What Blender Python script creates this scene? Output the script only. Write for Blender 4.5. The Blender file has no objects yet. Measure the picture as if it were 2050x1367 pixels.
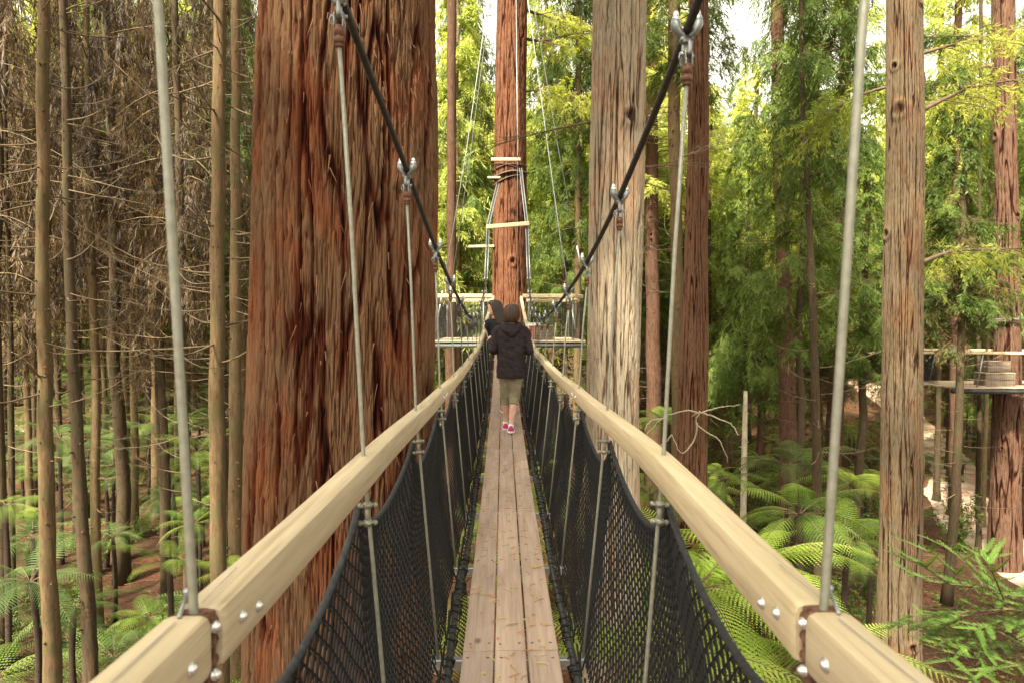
import bpy, math, random
import numpy as np
from mathutils import Matrix, Vector, Euler

# ------------------------------------------------------------------ camera, sky, sun, exposure
SC = bpy.context.scene
COL = SC.collection
CZ = 8.6                                    # eye height above the forest floor
F_PX = 1367.0                               # focal length in pixels of the 2050 px wide photograph
CAM_ROT = Euler((math.radians(90 - 1.61), 0, math.radians(-0.754)))
cam_data = bpy.data.cameras.new('camera')
cam_data.lens = 24.0
cam_data.sensor_width = 36.0
cam_data.clip_start = 0.05
cam_data.clip_end = 600
cam_data.dof.use_dof = True
cam_data.dof.focus_distance = 6.0
cam_data.dof.aperture_fstop = 7.0
cam = bpy.data.objects.new('camera', cam_data)
cam.location = (0, 0, CZ)
cam.rotation_euler = CAM_ROT
COL.objects.link(cam)
SC.camera = cam

SUN_ELEV, SUN_AZ = 50.0, 212.0              # azimuth clockwise from +Y: light comes from behind and left
world = bpy.data.worlds.new('World')
SC.world = world
world.use_nodes = True
wn = world.node_tree
sky = wn.nodes.new('ShaderNodeTexSky')
sky.sky_type = 'NISHITA'
sky.sun_disc = False
sky.sun_elevation = math.radians(SUN_ELEV)
sky.sun_rotation = math.radians(SUN_AZ)
sky.air_density = 1.0
sky.dust_density = 4.0
sky.ozone_density = 0.6
bg = wn.nodes['Background']
hs = wn.nodes.new('ShaderNodeHueSaturation')            # a pale, thinly clouded sky
hs.inputs['Saturation'].default_value = 0.12
hs.inputs['Value'].default_value = 1.35
wn.links.new(sky.outputs[0], hs.inputs['Color'])
wm = wn.nodes.new('ShaderNodeMix'); wm.data_type = 'RGBA'; wm.blend_type = 'MULTIPLY'; wm.inputs[0].default_value = 1.0
wm.inputs[7].default_value = (1.0, 0.925, 0.76, 1)          # warm veil of cloud
wn.links.new(hs.outputs[0], wm.inputs[6])
wn.links.new(wm.outputs[2], bg.inputs[0])
bg.inputs[1].default_value = 0.15
sun_d = bpy.data.lights.new('sun', 'SUN')
sun_d.energy = 5.0
sun_d.angle = math.radians(2.5)
sun_d.color = (1.0, 0.91, 0.70)
sun = bpy.data.objects.new('sun', sun_d)
_e, _a = math.radians(SUN_ELEV), math.radians(SUN_AZ)
_sd = Vector((math.sin(_a) * math.cos(_e), math.cos(_a) * math.cos(_e), math.sin(_e)))
sun.rotation_euler = _sd.to_track_quat('Z', 'Y').to_euler()
COL.objects.link(sun)
SC.view_settings.view_transform = 'Standard'
SC.view_settings.look = 'None'
SC.view_settings.gamma = 1.0
SC.view_settings.exposure = 1.75
SC.render.engine = 'CYCLES'
SC.cycles.use_denoising = True
SC.cycles.max_bounces = 7
SC.cycles.diffuse_bounces = 4
SC.cycles.transmission_bounces = 4

# ------------------------------------------------------------------ helpers
_R = CAM_ROT.to_matrix()
def P(px, py, Y):
    """World point at distance Y along the bridge that the photograph shows at (px, py)."""
    d = _R @ Vector(((px - 1025) / F_PX, -(py - 683.5) / F_PX, -1.0))
    d = d * (Y / d.y)
    return Vector((d.x, d.y, d.z + CZ))

def rng(seed): return np.random.default_rng(seed)

class MB:
    """Collects vertices and faces; build() links them as ONE mesh object."""
    def __init__(s): s.v = []; s.f = []; s.m = []; s.n = 0; s.arr = []
    def add(s, verts, faces, mat=0):
        o = s.n
        s.v.extend(verts); s.n += len(verts)
        for f in faces:
            s.f.append([i + o for i in f]); s.m.append(mat)
    def box(s, c, size, rot=None, mat=0, bevel=0.0):
        hx, hy, hz = [k / 2 for k in size]
        M = rot if rot is not None else Matrix.Identity(3)
        b = min(bevel, hx * .9, hy * .9, hz * .9)
        if b <= 0:
            vs = [(x, y, z) for x in (-hx, hx) for y in (-hy, hy) for z in (-hz, hz)]
            fs = [(0, 1, 3, 2), (4, 6, 7, 5), (0, 4, 5, 1), (2, 3, 7, 6), (0, 2, 6, 4), (1, 5, 7, 3)]
        else:
            vs = []; idx = {}
            for sx in (-1, 1):
                for sy in (-1, 1):
                    for sz in (-1, 1):
                        for ax in range(3):
                            p = [sx * (hx - b), sy * (hy - b), sz * (hz - b)]
                            p[ax] = (sx * hx, sy * hy, sz * hz)[ax]
                            idx[(sx, sy, sz, ax)] = len(vs); vs.append(tuple(p))
            fs = []
            for ax in range(3):
                a, c2 = [k for k in range(3) if k != ax]
                for sg in (-1, 1):
                    q = []
                    for (u, w) in ((-1, -1), (1, -1), (1, 1), (-1, 1)):
                        k = [0, 0, 0]; k[ax] = sg; k[a] = u; k[c2] = w
                        q.append(idx[(k[0], k[1], k[2], ax)])
                    fs.append(q)
            for ax in range(3):           # edges along ax
                a, c2 = [k for k in range(3) if k != ax]
                for u in (-1, 1):
                    for w in (-1, 1):
                        q = []
                        for (e, which) in ((-1, a), (-1, c2), (1, c2), (1, a)):
                            k = [0, 0, 0]; k[ax] = e; k[a] = u; k[c2] = w
                            q.append(idx[(k[0], k[1], k[2], which)])
                        fs.append(q)
            for sx in (-1, 1):
                for sy in (-1, 1):
                    for sz in (-1, 1):
                        fs.append([idx[(sx, sy, sz, k)] for k in range(3)])
        cv = Vector(c)
        s.add([tuple(M @ Vector(p) + cv) for p in vs], fs, mat)
    def tube(s, pts, rad, n=8, mat=0, cap=True, lobes=0, twist=0.0, lobe_amp=.12, flat=1.0):
        pts = [Vector(p) for p in pts]
        if not hasattr(rad, '__len__'): rad = [rad] * len(pts)
        m = len(pts); vs = []
        t0 = (pts[1] - pts[0]).normalized()
        ref = Vector((0, 0, 1)) if abs(t0.z) < .9 else Vector((1, 0, 0))
        u = t0.cross(ref).normalized()
        dist = 0
        for i, p in enumerate(pts):
            t = (pts[min(i + 1, m - 1)] - pts[max(i - 1, 0)])
            t = t.normalized() if t.length > 1e-9 else t0
            u = (u - t * u.dot(t)).normalized(); w = t.cross(u)
            if i: dist += (p - pts[i - 1]).length
            for k in range(n):
                a = 2 * math.pi * k / n
                r = rad[i]
                if lobes: r *= 1 + lobe_amp * math.cos(lobes * (a - twist * dist))
                vs.append(tuple(p + u * (math.cos(a) * r) + w * (math.sin(a) * r * flat)))
        fs = [(i * n + k, i * n + (k + 1) % n, (i + 1) * n + (k + 1) % n, (i + 1) * n + k) for i in range(m - 1) for k in range(n)]
        if cap: fs += [list(range(n))[::-1], [(m - 1) * n + k for k in range(n)]]
        s.add(vs, fs, mat)
    def cyl(s, a, b, r, n=12, mat=0, r2=None):
        s.tube([a, b], [r, r if r2 is None else r2], n, mat)
    def ball(s, c, r, n=10, mat=0, sc=(1, 1, 1), rot=None):
        M = rot if rot is not None else Matrix.Identity(3)
        vs = []; h = n // 2 + 1
        for i in range(h + 1):
            th = math.pi * i / h
            for k in range(n):
                a = 2 * math.pi * k / n
                vs.append(tuple(M @ Vector((r * sc[0] * math.sin(th) * math.cos(a), r * sc[1] * math.sin(th) * math.sin(a), r * sc[2] * math.cos(th))) + Vector(c)))
        fs = [(i * n + k, (i + 1) * n + k, (i + 1) * n + (k + 1) % n, i * n + (k + 1) % n) for i in range(h) for k in range(n)]
        s.add(vs, fs, mat)
    def loft(s, rings, mat=0, cap=True):
        n = len(rings[0]); m = len(rings); vs = [tuple(p) for r in rings for p in r]
        fs = [(i * n + k, i * n + (k + 1) % n, (i + 1) * n + (k + 1) % n, (i + 1) * n + k) for i in range(m - 1) for k in range(n)]
        if cap: fs += [list(range(n))[::-1], [(m - 1) * n + k for k in range(n)]]
        s.add(vs, fs, mat)
    def mesh(s, name, smooth=True):
        me = bpy.data.meshes.new(name)
        me.from_pydata(s.v, [], s.f)
        me.polygons.foreach_set('material_index', s.m)
        if smooth: me.polygons.foreach_set('use_smooth', [True] * len(me.polygons))
        me.update()
        return me
    def build(s, name, mats, parent=None, smooth=True, auto=None):
        me = s.mesh(name, smooth)
        if not isinstance(mats, (list, tuple)): mats = [mats]
        for m in mats: me.materials.append(m)
        if auto is not None and smooth: me.set_sharp_from_angle(angle=math.radians(auto))
        return link(name, me, parent)

def link(name, me, parent=None):
    o = bpy.data.objects.new(name, me); COL.objects.link(o)
    if parent is not None:
        o.parent = parent
        o.matrix_parent_inverse = parent_world(parent).inverted()
    return o
def parent_world(o):
    M = Matrix.LocRotScale(o.location, o.rotation_euler, o.scale)
    return parent_world(o.parent) @ o.matrix_parent_inverse @ M if o.parent else M

def np_mesh(name, V, Fc, mats, smooth=False, mat_idx=None, attr=None):
    """V (n,3), Fc (m,k) all faces with k corners."""
    me = bpy.data.meshes.new(name)
    m, k = Fc.shape
    me.vertices.add(len(V)); me.vertices.foreach_set('co', np.ascontiguousarray(V, dtype=np.float32).ravel())
    me.loops.add(m * k); me.loops.foreach_set('vertex_index', np.ascontiguousarray(Fc, dtype=np.int32).ravel())
    me.polygons.add(m); me.polygons.foreach_set('loop_start', np.arange(0, m * k, k, dtype=np.int32))
    me.polygons.foreach_set('loop_total', np.full(m, k, dtype=np.int32))
    if mat_idx is not None: me.polygons.foreach_set('material_index', np.asarray(mat_idx, dtype=np.int32))
    if smooth: me.polygons.foreach_set('use_smooth', np.ones(m, dtype=bool))
    me.update(calc_edges=True)
    if attr:
        for an, av in attr.items():
            a = me.attributes.new(an, 'FLOAT', 'POINT'); a.data.foreach_set('value', np.asarray(av, dtype=np.float32).ravel())
    if not isinstance(mats, (list, tuple)): mats = [mats]
    for mt in mats: me.materials.append(mt)
    return me

def tag(o, label=None, cat=None, group=None, kind=None):
    if label: o['label'] = label
    if cat: o['category'] = cat
    if group: o['group'] = group
    if kind: o['kind'] = kind
    return o
def empty(name, loc=(0, 0, 0), rz=0.0):
    o = bpy.data.objects.new(name, None); COL.objects.link(o)
    o.empty_display_size = .2
    o.location = loc; o.rotation_euler = (0, 0, rz)
    return o

def catmull(xs, ys, x):
    """Smooth curve through the points (xs, ys)."""
    x = np.clip(x, xs[0], xs[-1]); xs = np.asarray(xs, float); ys = np.asarray(ys, float)
    m = np.gradient(ys, xs)
    i = np.clip(np.searchsorted(xs, x) - 1, 0, len(xs) - 2)
    h = xs[i + 1] - xs[i]; t = (x - xs[i]) / h
    return ((2 * t**3 - 3 * t**2 + 1) * ys[i] + (t**3 - 2 * t**2 + t) * h * m[i] + (-2 * t**3 + 3 * t**2) * ys[i + 1] + (t**3 - t**2) * h * m[i + 1])

_perm = rng(7).permutation(512) % 256
_perm = np.concatenate([rng(7).permutation(256)] * 3)
_grad = rng(8).normal(size=(256, 3)); _grad /= np.linalg.norm(_grad, axis=1)[:, None]
def perlin(x, y, z):
    xi = np.floor(x).astype(np.int64); yi = np.floor(y).astype(np.int64); zi = np.floor(z).astype(np.int64)
    xf, yf, zf = x - xi, y - yi, z - zi
    fade = lambda t: t * t * t * (t * (t * 6 - 15) + 10)
    u, v, w = fade(xf), fade(yf), fade(zf)
    xi &= 255; yi &= 255; zi &= 255
    def g(a, b, c):
        h = _perm[_perm[_perm[(xi + a) & 255] + ((yi + b) & 255)] + ((zi + c) & 255)]
        gr = _grad[h]
        return gr[..., 0] * (xf - a) + gr[..., 1] * (yf - b) + gr[..., 2] * (zf - c)
    L = lambda a, b, t: a + t * (b - a)
    return L(L(L(g(0, 0, 0), g(1, 0, 0), u), L(g(0, 1, 0), g(1, 1, 0), u), v),
             L(L(g(0, 0, 1), g(1, 0, 1), u), L(g(0, 1, 1), g(1, 1, 1), u), v), w) * 1.6
def sstep(a, b, x):
    t = np.clip((x - a) / (b - a), 0, 1); return t * t * (3 - 2 * t)

# ------------------------------------------------------------------ materials
class NT:
    def __init__(s, name):
        s.mat = bpy.data.materials.new(name); s.mat.use_nodes = True
        s.t = s.mat.node_tree; s.b = s.t.nodes['Principled BSDF']; s.out = s.t.nodes['Material Output']
        s.b.inputs['Specular IOR Level'].default_value = .3
    def n(s, typ, ins=None, **kw):
        nd = s.t.nodes.new(typ)
        for k, v in kw.items(): setattr(nd, k, v)
        for k, v in (ins or {}).items():
            if isinstance(v, bpy.types.NodeSocket): s.t.links.new(v, nd.inputs[k])
            else: nd.inputs[k].default_value = v
        return nd
    def ramp(s, fac, stops, interp='LINEAR'):
        nd = s.n('ShaderNodeValToRGB', {0: fac}); cr = nd.color_ramp; cr.interpolation = interp
        while len(cr.elements) < len(stops): cr.elements.new(.5)
        for e, (p, c) in zip(cr.elements, stops):
            e.position = p; e.color = (*c, 1) if len(c) == 3 else c
        return nd.outputs[0]
    def coord(s, scale=(1, 1, 1), kind='Object'):
        tc = s.n('ShaderNodeTexCoord')
        return s.n('ShaderNodeMapping', {'Vector': tc.outputs[kind], 'Scale': scale}).outputs[0]
    def noise(s, vec, scale=5, detail=4, rough=.55, dist=0):
        return s.n('ShaderNodeTexNoise', {'Vector': vec, 'Scale': scale, 'Detail': detail, 'Roughness': rough, 'Distortion': dist}).outputs[0]
    def mix(s, fac, a, b, mode='MIX'):
        nd = s.n('ShaderNodeMix', data_type='RGBA', blend_type=mode)
        for sock, v in ((nd.inputs[0], fac), (nd.inputs[6], a), (nd.inputs[7], b)):
            if isinstance(v, bpy.types.NodeSocket): s.t.links.new(v, sock)
            elif sock.type == 'RGBA': sock.default_value = (*v, 1) if len(v) == 3 else v
            else: sock.default_value = v
        return nd.outputs[2]
    def set(s, **kw):
        for k, v in kw.items():
            k = {'color': 'Base Color', 'rough': 'Roughness', 'metal': 'Metallic', 'spec': 'Specular IOR Level', 'normal': 'Normal'}[k]
            if isinstance(v, bpy.types.NodeSocket): s.t.links.new(v, s.b.inputs[k])
            else: s.b.inputs[k].default_value = (*v, 1) if isinstance(v, tuple) and len(v) == 3 else v
        return s
    def bump(s, h, strength=.5, dist=.01, normal=None):
        d = {'Height': h, 'Strength': strength, 'Distance': dist}
        if normal is not None: d['Normal'] = normal
        return s.n('ShaderNodeBump', d).outputs[0]

def plain(name, col, rough=.6, metal=0, var=.25, scale=30, bump=.2):
    m = NT(name); v = m.coord()
    n = m.noise(v, scale, 5)
    c2 = tuple(c * (1 - var) for c in col); c3 = tuple(min(1, c * (1 + var)) for c in col)
    m.set(color=m.ramp(n, [(.3, c2), (.7, c3)]), rough=rough, metal=metal, normal=m.bump(n, bump, .004))
    return m.mat

def bark_mat(name, deep, mid, ridge, tip, red=None, zst=.07, fine=26.):
    """Furrowed bark: the colour of the layer that shows (inner red fibre in furrows, weathered grey-tan on ridges)."""
    m = NT(name)
    at = m.n('ShaderNodeAttribute', attribute_name='ridge').outputs['Fac']
    v = m.coord((1, 1, zst))
    n1 = m.noise(v, fine, 6, .7, .4); n2 = m.noise(m.coord((1, 1, .3)), 6, 5, .6)
    f = m.n('ShaderNodeMath', {0: at, 1: n1}, operation='ADD').outputs[0]
    f = m.n('ShaderNodeMath', {0: f, 1: .5}, operation='SUBTRACT').outputs[0]
    c = m.ramp(f, [(.20, deep), (.42, mid), (.62, ridge), (.88, tip)])
    if red is not None:
        big = m.noise(m.coord((1, 1, .45)), 2.2, 3, .6)
        mk = m.ramp(big, [(.50, (0, 0, 0)), (.62, (1, 1, 1))])
        c = m.mix(m.n('ShaderNodeMath', {0: mk, 1: .45}, operation='MULTIPLY').outputs[0], c, m.mix(1.0, c, red, 'MULTIPLY'))
    c = m.mix(m.ramp(n2, [(.35, (0, 0, 0)), (.7, (.55, .55, .55))]), c, m.mix(1.0, c, (1.5, 1.35, 1.2), 'MULTIPLY'))
    n3 = m.noise(m.coord((1, 1, .12)), fine * 3, 5, .7)
    b = m.bump(n1, .9, .016)
    b = m.bump(n3, .8, .006, b)
    m.set(color=c, rough=.92, spec=.12, normal=b)
    return m.mat

def thin_bark(name, a, b, moss=None, zst=.18, scale=22):
    m = NT(name); v = m.coord((1, 1, zst))
    n = m.noise(v, scale, 6, .7, .3); n2 = m.noise(m.coord(), 2.2, 4)
    c = m.ramp(n, [(.33, a), (.66, b)])
    if moss: c = m.mix(m.ramp(n2, [(.45, (0, 0, 0)), (.62, (.75, .75, .75))]), c, moss)
    k = m.n('ShaderNodeTexVoronoi', {'Vector': m.coord((1, 1, .6)), 'Scale': 7.0}).outputs[0]
    c = m.mix(m.ramp(k, [(.06, (.7, .7, .7)), (.16, (0, 0, 0))]), c, tuple(x * .3 for x in a))
    m.set(color=c, rough=.9, spec=.15, normal=m.bump(n, .8, .012))
    return m.mat

def leaf_mat(name, cols, trans=.45, per_obj=.25, scale=1.2, gloss=.25):
    """Thin foliage: diffuse + translucent + a little sheen; hue varies from clump to clump and tree to tree."""
    m = NT(name)
    n = m.noise(m.coord(), scale, 4, .65)
    n2 = m.noise(m.coord(), scale * 9, 2, .6)
    oi = m.n('ShaderNodeObjectInfo').outputs['Random']
    f = m.n('ShaderNodeMath', {0: oi, 1: per_obj}, operation='MULTIPLY').outputs[0]
    f = m.n('ShaderNodeMath', {0: n, 1: f}, operation='ADD').outputs[0]
    f = m.n('ShaderNodeMath', {0: f, 1: per_obj / 2}, operation='SUBTRACT').outputs[0]
    f2 = m.n('ShaderNodeMath', {0: n2, 1: .35}, operation='MULTIPLY').outputs[0]
    f = m.n('ShaderNodeMath', {0: f, 1: f2}, operation='ADD').outputs[0]
    f = m.n('ShaderNodeMath', {0: f, 1: .175}, operation='SUBTRACT').outputs[0]
    k = len(cols)
    c = m.ramp(f, [(.30 + .40 * i / (k - 1), cc) for i, cc in enumerate(cols)])
    m.set(color=c, rough=.5, spec=gloss)
    tr = m.n('ShaderNodeBsdfTranslucent', {'Color': m.mix(1.0, c, (1.2, 1.12, .62), 'MULTIPLY')})
    mx = m.n('ShaderNodeMixShader', {0: trans, 1: m.b.outputs[0], 2: tr.outputs[0]})
    m.t.links.new(mx.outputs[0], m.out.inputs[0])
    return m.mat

def wood_mat(name, a, b, knots, axis='Y', rough=.7, dirt=(.2, .16, .12), dirt_amt=.35):
    m = NT(name)
    sc = {'Y': (1, .045, 1), 'X': (.045, 1, 1), 'Z': (1, 1, .045)}[axis]
    n = m.noise(m.coord(sc), 34, 5, .62, .6)
    n2 = m.noise(m.coord(tuple(min(1, s * 5) for s in sc)), 5, 4, .6)
    c = m.ramp(n, [(.3, a), (.7, b)])
    c = m.mix(m.ramp(n2, [(.5, (0, 0, 0)), (.75, (dirt_amt,) * 3)]), c, dirt)
    n3 = m.noise(m.coord(tuple(s * .4 if s < 1 else s for s in sc)), 70, 4, .7, .3)
    c = m.mix(m.ramp(n3, [(.55, (0, 0, 0)), (.68, (.55, .55, .55))]), c, m.mix(1.0, c, (.62, .55, .48), 'MULTIPLY'))
    kv = m.n('ShaderNodeTexVoronoi', {'Vector': m.coord(tuple(max(s, .55) for s in sc)), 'Scale': 3.6}).outputs[0]
    c = m.mix(m.ramp(kv, [(.03, (.8, .8, .8)), (.085, (0, 0, 0))]), c, knots)
    oi = m.n('ShaderNodeObjectInfo').outputs['Random']
    c = m.mix(1.0, c, m.ramp(oi, [(0, (.86, .86, .88)), (1, (1.08, 1.06, 1.02))]), 'MULTIPLY')
    m.set(color=c, rough=rough, spec=.25, normal=m.bump(n3, .4, .003, m.bump(n, .3, .003)))
    return m.mat

M = {}
M['bark_big'] = bark_mat('bark_old_redwood', (.0075, .002, .0012), (.058, .0125, .0045), (.078, .034, .0175), (.135, .078, .044), (1.35, .52, .26), .03, 46.)
M['bark_pale'] = bark_mat('bark_pale', (.045, .028, .018), (.145, .105, .074), (.245, .200, .148), (.34, .295, .225), (1.12, .72, .58), .06, 28.)
M['bark_right'] = bark_mat('bark_right', (.009, .004, .0025), (.040, .020, .011), (.072, .050, .031), (.125, .098, .066), (1.2, .75, .55), .05, 30.)
M['bark_red'] = bark_mat('bark_red', (.008, .003, .002), (.050, .017, .009), (.088, .040, .023), (.14, .080, .050), None, .05, 28.)
M['bark_red_shaded'] = bark_mat('bark_red_shaded', (.005, .002, .0015), (.028, .009, .005), (.055, .025, .016), (.10, .060, .042), None, .05, 28.)  # bark_red copy with the shade under the platform put into its colour
M['bark_end'] = bark_mat('bark_end', (.009, .003, .002), (.048, .013, .006), (.078, .029, .015), (.12, .058, .034), None, .05, 22.)
M['bark_far'] = thin_bark('bark_far_redwood', (.045, .021, .014), (.115, .065, .042))
M['bark_pine'] = thin_bark('bark_pine', (.075, .047, .025), (.165, .112, .060), (.09, .078, .036))
M['bark_pine_dark'] = thin_bark('bark_pine_dark', (.038, .025, .015), (.088, .060, .036), (.052, .048, .024))
M['bark_white'] = thin_bark('bark_pale_pole', (.28, .23, .16), (.52, .46, .35))
M['twig'] = plain('dead_twig', (.13, .095, .055), .9, var=.5, scale=4)
M['twig_dark'] = plain('live_twig', (.12, .08, .05), .9, var=.35, scale=3)
M['leaf_green'] = leaf_mat('leaf_green', [(.055, .090, .018), (.115, .175, .035), (.22, .29, .07)])
M['leaf_yellow'] = leaf_mat('leaf_yellow', [(.20, .26, .05), (.38, .44, .11), (.58, .60, .24)], .6)
M['leaf_brown'] = leaf_mat('leaf_brown', [(.016, .010, .005), (.066, .041, .021), (.21, .145, .08)], .4)
M['leaf_mixed'] = leaf_mat('leaf_mixed', [(.12, .075, .035), (.09, .13, .03), (.12, .21, .04)], .4)
M['leaf_bright'] = leaf_mat('leaf_bright', [(.045, .11, .018), (.09, .20, .03), (.19, .33, .055)], .35, scale=4)
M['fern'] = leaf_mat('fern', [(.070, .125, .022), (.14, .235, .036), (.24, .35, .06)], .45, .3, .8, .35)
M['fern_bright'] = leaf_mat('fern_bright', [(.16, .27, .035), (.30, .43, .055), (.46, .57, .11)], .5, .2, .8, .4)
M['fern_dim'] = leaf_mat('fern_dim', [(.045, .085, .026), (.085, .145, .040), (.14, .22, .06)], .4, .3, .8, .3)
M['fern_trunk'] = plain('fern_trunk', (.035, .022, .015), .95, var=.5, scale=30, bump=.8)
M['rail'] = wood_mat('rail_pine', (.41, .335, .215), (.57, .475, .325), (.24, .15, .08), dirt=(.36, .31, .17), dirt_amt=.4)
M['deck'] = wood_mat('deck_board', (.32, .24, .19), (.46, .355, .29), (.11, .07, .05), rough=.8, dirt=(.17, .125, .095), dirt_amt=.5)
M['deck_x'] = wood_mat('platform_board', (.33, .25, .18), (.48, .38, .28), (.16, .10, .07), 'X', rough=.8)
M['crate_wood'] = wood_mat('crate_wood', (.17, .135, .10), (.27, .215, .165), (.10, .07, .05), 'X', rough=.85)
M['steel'] = plain('rod_steel', (.23, .23, .185), .5, .35, .18, 60, .1)
M['galv'] = plain('galvanised', (.27, .285, .295), .45, .6, .2, 40, .15)
M['clamp'] = plain('clamp_grey', (.20, .22, .22), .45, .55, .3, 50, .2)
M['bolt'] = plain('bolt_zinc', (.66, .66, .65), .35, .8, .1, 30, .05)
M['rust'] = plain('rusty_steel', (.13, .065, .04), .75, .25, .5, 40, .4)
M['cable'] = plain('black_cable', (.035, .035, .033), .55, 0, .3, 40, .3)
M['netcord'] = plain('net_cord', (.009, .009, .0095), .85, 0, .3, 60, .3)
M['netrope'] = plain('net_rope', (.030, .031, .034), .85, 0, .35, 60, .5)
M['pipe'] = plain('edge_pipe', (.045, .048, .05), .4, .3, .3, 12, .1)
M['ink'] = plain('pencil_mark', (.19, .17, .19), .8, 0, .3, 60, .0)
M['mark'] = plain('screw_dark', (.045, .035, .03), .6, .2, .3, 60, .0)
M['sprig'] = plain('dry_sprig', (.45, .20, .055), .85, 0, .4, 8, .1)
M['sprig2'] = plain('yellow_sprig', (.42, .36, .10), .85, 0, .4, 8, .1)
M['strap'] = plain('tree_strap', (.10, .085, .07), .8, 0, .3, 30, .3)
# ------------------------------------------------------------------ terrain
def ground_h(x, y):
    x = np.asarray(x, float); y = np.asarray(y, float)
    h = perlin(x * .11, y * .11, np.full_like(x, 3.3)) * .45 + perlin(x * .5, y * .5, np.full_like(x, 9.1)) * .10
    far = sstep(55, 110, np.hypot(x, y))
    left = sstep(-6, -30, x) * sstep(14, 40, y)
    return h - .1 + far * 9.0 + left * 1.3
def gz(x, y): return float(ground_h(np.array([x]), np.array([y]))[0])

def grid_sheet(name, xs, ys, zoff, mat, hf=ground_h):
    X, Y = np.meshgrid(xs, ys)
    Z = hf(X, Y) + zoff
    V = np.stack([X, Y, Z], -1).reshape(-1, 3)
    nx, ny = len(xs), len(ys)
    i = np.arange(ny - 1)[:, None] * nx + np.arange(nx - 1)[None, :]
    Fc = np.stack([i, i + 1, i + nx + 1, i + nx], -1).reshape(-1, 4)
    return link(name, np_mesh(name, V, Fc, mat, smooth=True))

g = NT('forest_floor')
v = g.coord()
a = g.noise(v, 1.1, 5, .6); b_ = g.noise(v, 14, 6, .75, 1.0); c_ = g.noise(v, .35, 3, .5)
col = g.ramp(b_, [(.30, (.014, .008, .005)), (.46, (.055, .028, .017)), (.60, (.105, .056, .035)), (.74, (.20, .13, .085))])
col = g.mix(g.ramp(c_, [(.50, (0, 0, 0)), (.60, (.8, .8, .8))]), col, g.mix(1.0, col, (1.6, 1.35, 1.2), 'MULTIPLY'))
col = g.mix(g.ramp(a, [(.56, (0, 0, 0)), (.66, (.7, .7, .7))]), col, g.ramp(b_, [(.3, (.02, .03, .008)), (.7, (.09, .12, .03))]))
g.set(color=col, rough=.95, spec=.1, normal=g.bump(b_, 1.0, .06))
M['floor'] = g.mat
g = NT('path_earth'); v = g.coord(); b_ = g.noise(v, 9, 6, .7); c_ = g.noise(v, .5, 3, .5)
col = g.ramp(b_, [(.3, (.20, .12, .085)), (.7, (.38, .26, .19))])
col = g.mix(g.ramp(c_, [(.45, (0, 0, 0)), (.6, (.8, .8, .8))]), col, (.46, .36, .28))
g.set(color=col, rough=.95, spec=.1, normal=g.bump(b_, .8, .03)); M['path'] = g.mat

xs = np.concatenate([np.linspace(-260, -46, 24), np.linspace(-45, 45, 181), np.linspace(46, 260, 24)])
ys = np.concatenate([np.linspace(-60, -1, 16), np.linspace(0, 70, 141), np.linspace(71, 340, 50)])
ground = grid_sheet('ground', xs, ys, 0, M['floor']); ground['kind'] = 'structure'

def path_strip(name, pts, w, zoff=.035):
    pts = [Vector(p) for p in pts]; V = []; nn = 9
    ts = np.linspace(0, len(pts) - 1, len(pts) * 14)
    px_ = np.interp(ts, range(len(pts)), [p.x for p in pts]); py_ = np.interp(ts, range(len(pts)), [p.y for p in pts])
    px_ = np.convolve(np.pad(px_, 8, 'edge'), np.ones(17) / 17, 'valid'); py_ = np.convolve(np.pad(py_, 8, 'edge'), np.ones(17) / 17, 'valid')
    tx, ty = np.gradient(px_), np.gradient(py_); L = np.hypot(tx, ty) + 1e-9; nx_, ny_ = -ty / L, tx / L
    ww = w * (1 + .25 * perlin(px_ * .4, py_ * .4, px_ * 0 + 5))
    s = np.linspace(-1, 1, nn)
    X = px_[:, None] + nx_[:, None] * ww[:, None] * s; Y = py_[:, None] + ny_[:, None] * ww[:, None] * s
    Z = ground_h(X, Y) + zoff - .05 * (np.abs(s) > .99)
    V = np.stack([X, Y, Z], -1).reshape(-1, 3); m = len(px_)
    i = np.arange(m - 1)[:, None] * nn + np.arange(nn - 1)[None, :]
    Fc = np.stack([i, i + nn, i + nn + 1, i + 1], -1).reshape(-1, 4)
    o = link(name, np_mesh(name, V, Fc, M['path'], smooth=True)); o['kind'] = 'structure'
    return o
path_strip('path', [(17, 14, 0), (18.2, 22, 0), (20, 28, 0), (22, 33, 0), (26.5, 39, 0), (30, 46, 0), (34, 56, 0), (36, 70, 0)], 1.3)
path_strip('path', [(-60, 44, 0), (-40, 46, 0), (-28, 47, 0), (-18, 50, 0), (-8, 58, 0)], 1.6)

# ------------------------------------------------------------------ the bridge: profiles along Y (heights relative to the eye)
DY = [-2, .92, 3.22, 5.65, 8.08, 10.5, 12.9, 15, 17.2]; DZ = [-1.53, -1.56, -1.566, -1.55, -1.478, -1.37, -1.13, -.82, -.47]
RY = [-2, .92, 2.0, 3.22, 4.43, 5.65, 6.86, 8.08, 9.3, 10.5, 11.7, 13, 14.5, 16, 17.2]
RZ = [-.36, -.39, -.392, -.417, -.43, -.448, -.448, -.437, -.422, -.40, -.345, -.22, .05, .38, .66]
RXL = ([-2, .92, 2, 3.22, 8, 12, 14.5, 17.2], [-.44, -.419, -.41, -.412, -.405, -.405, -.36, -.24])
RXR = ([-2, .92, 2, 3.22, 8, 12, 14.5, 17.2], [.46, .44, .474, .494, .50, .50, .49, .45])
CYL = [-2.2, -.5, .92, 2.0, 3.22, 4.43, 5.65, 6.86, 8.08, 9.3, 10.5, 11.7, 12.9, 14.1, 15.3, 16.6, 17.9]
CZL = [1.95, 1.55, 1.2, .95, .708, .482, .33, .21, .11, .06, .09, .20, .38, .60, .95, 2.35, 3.6]
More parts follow.
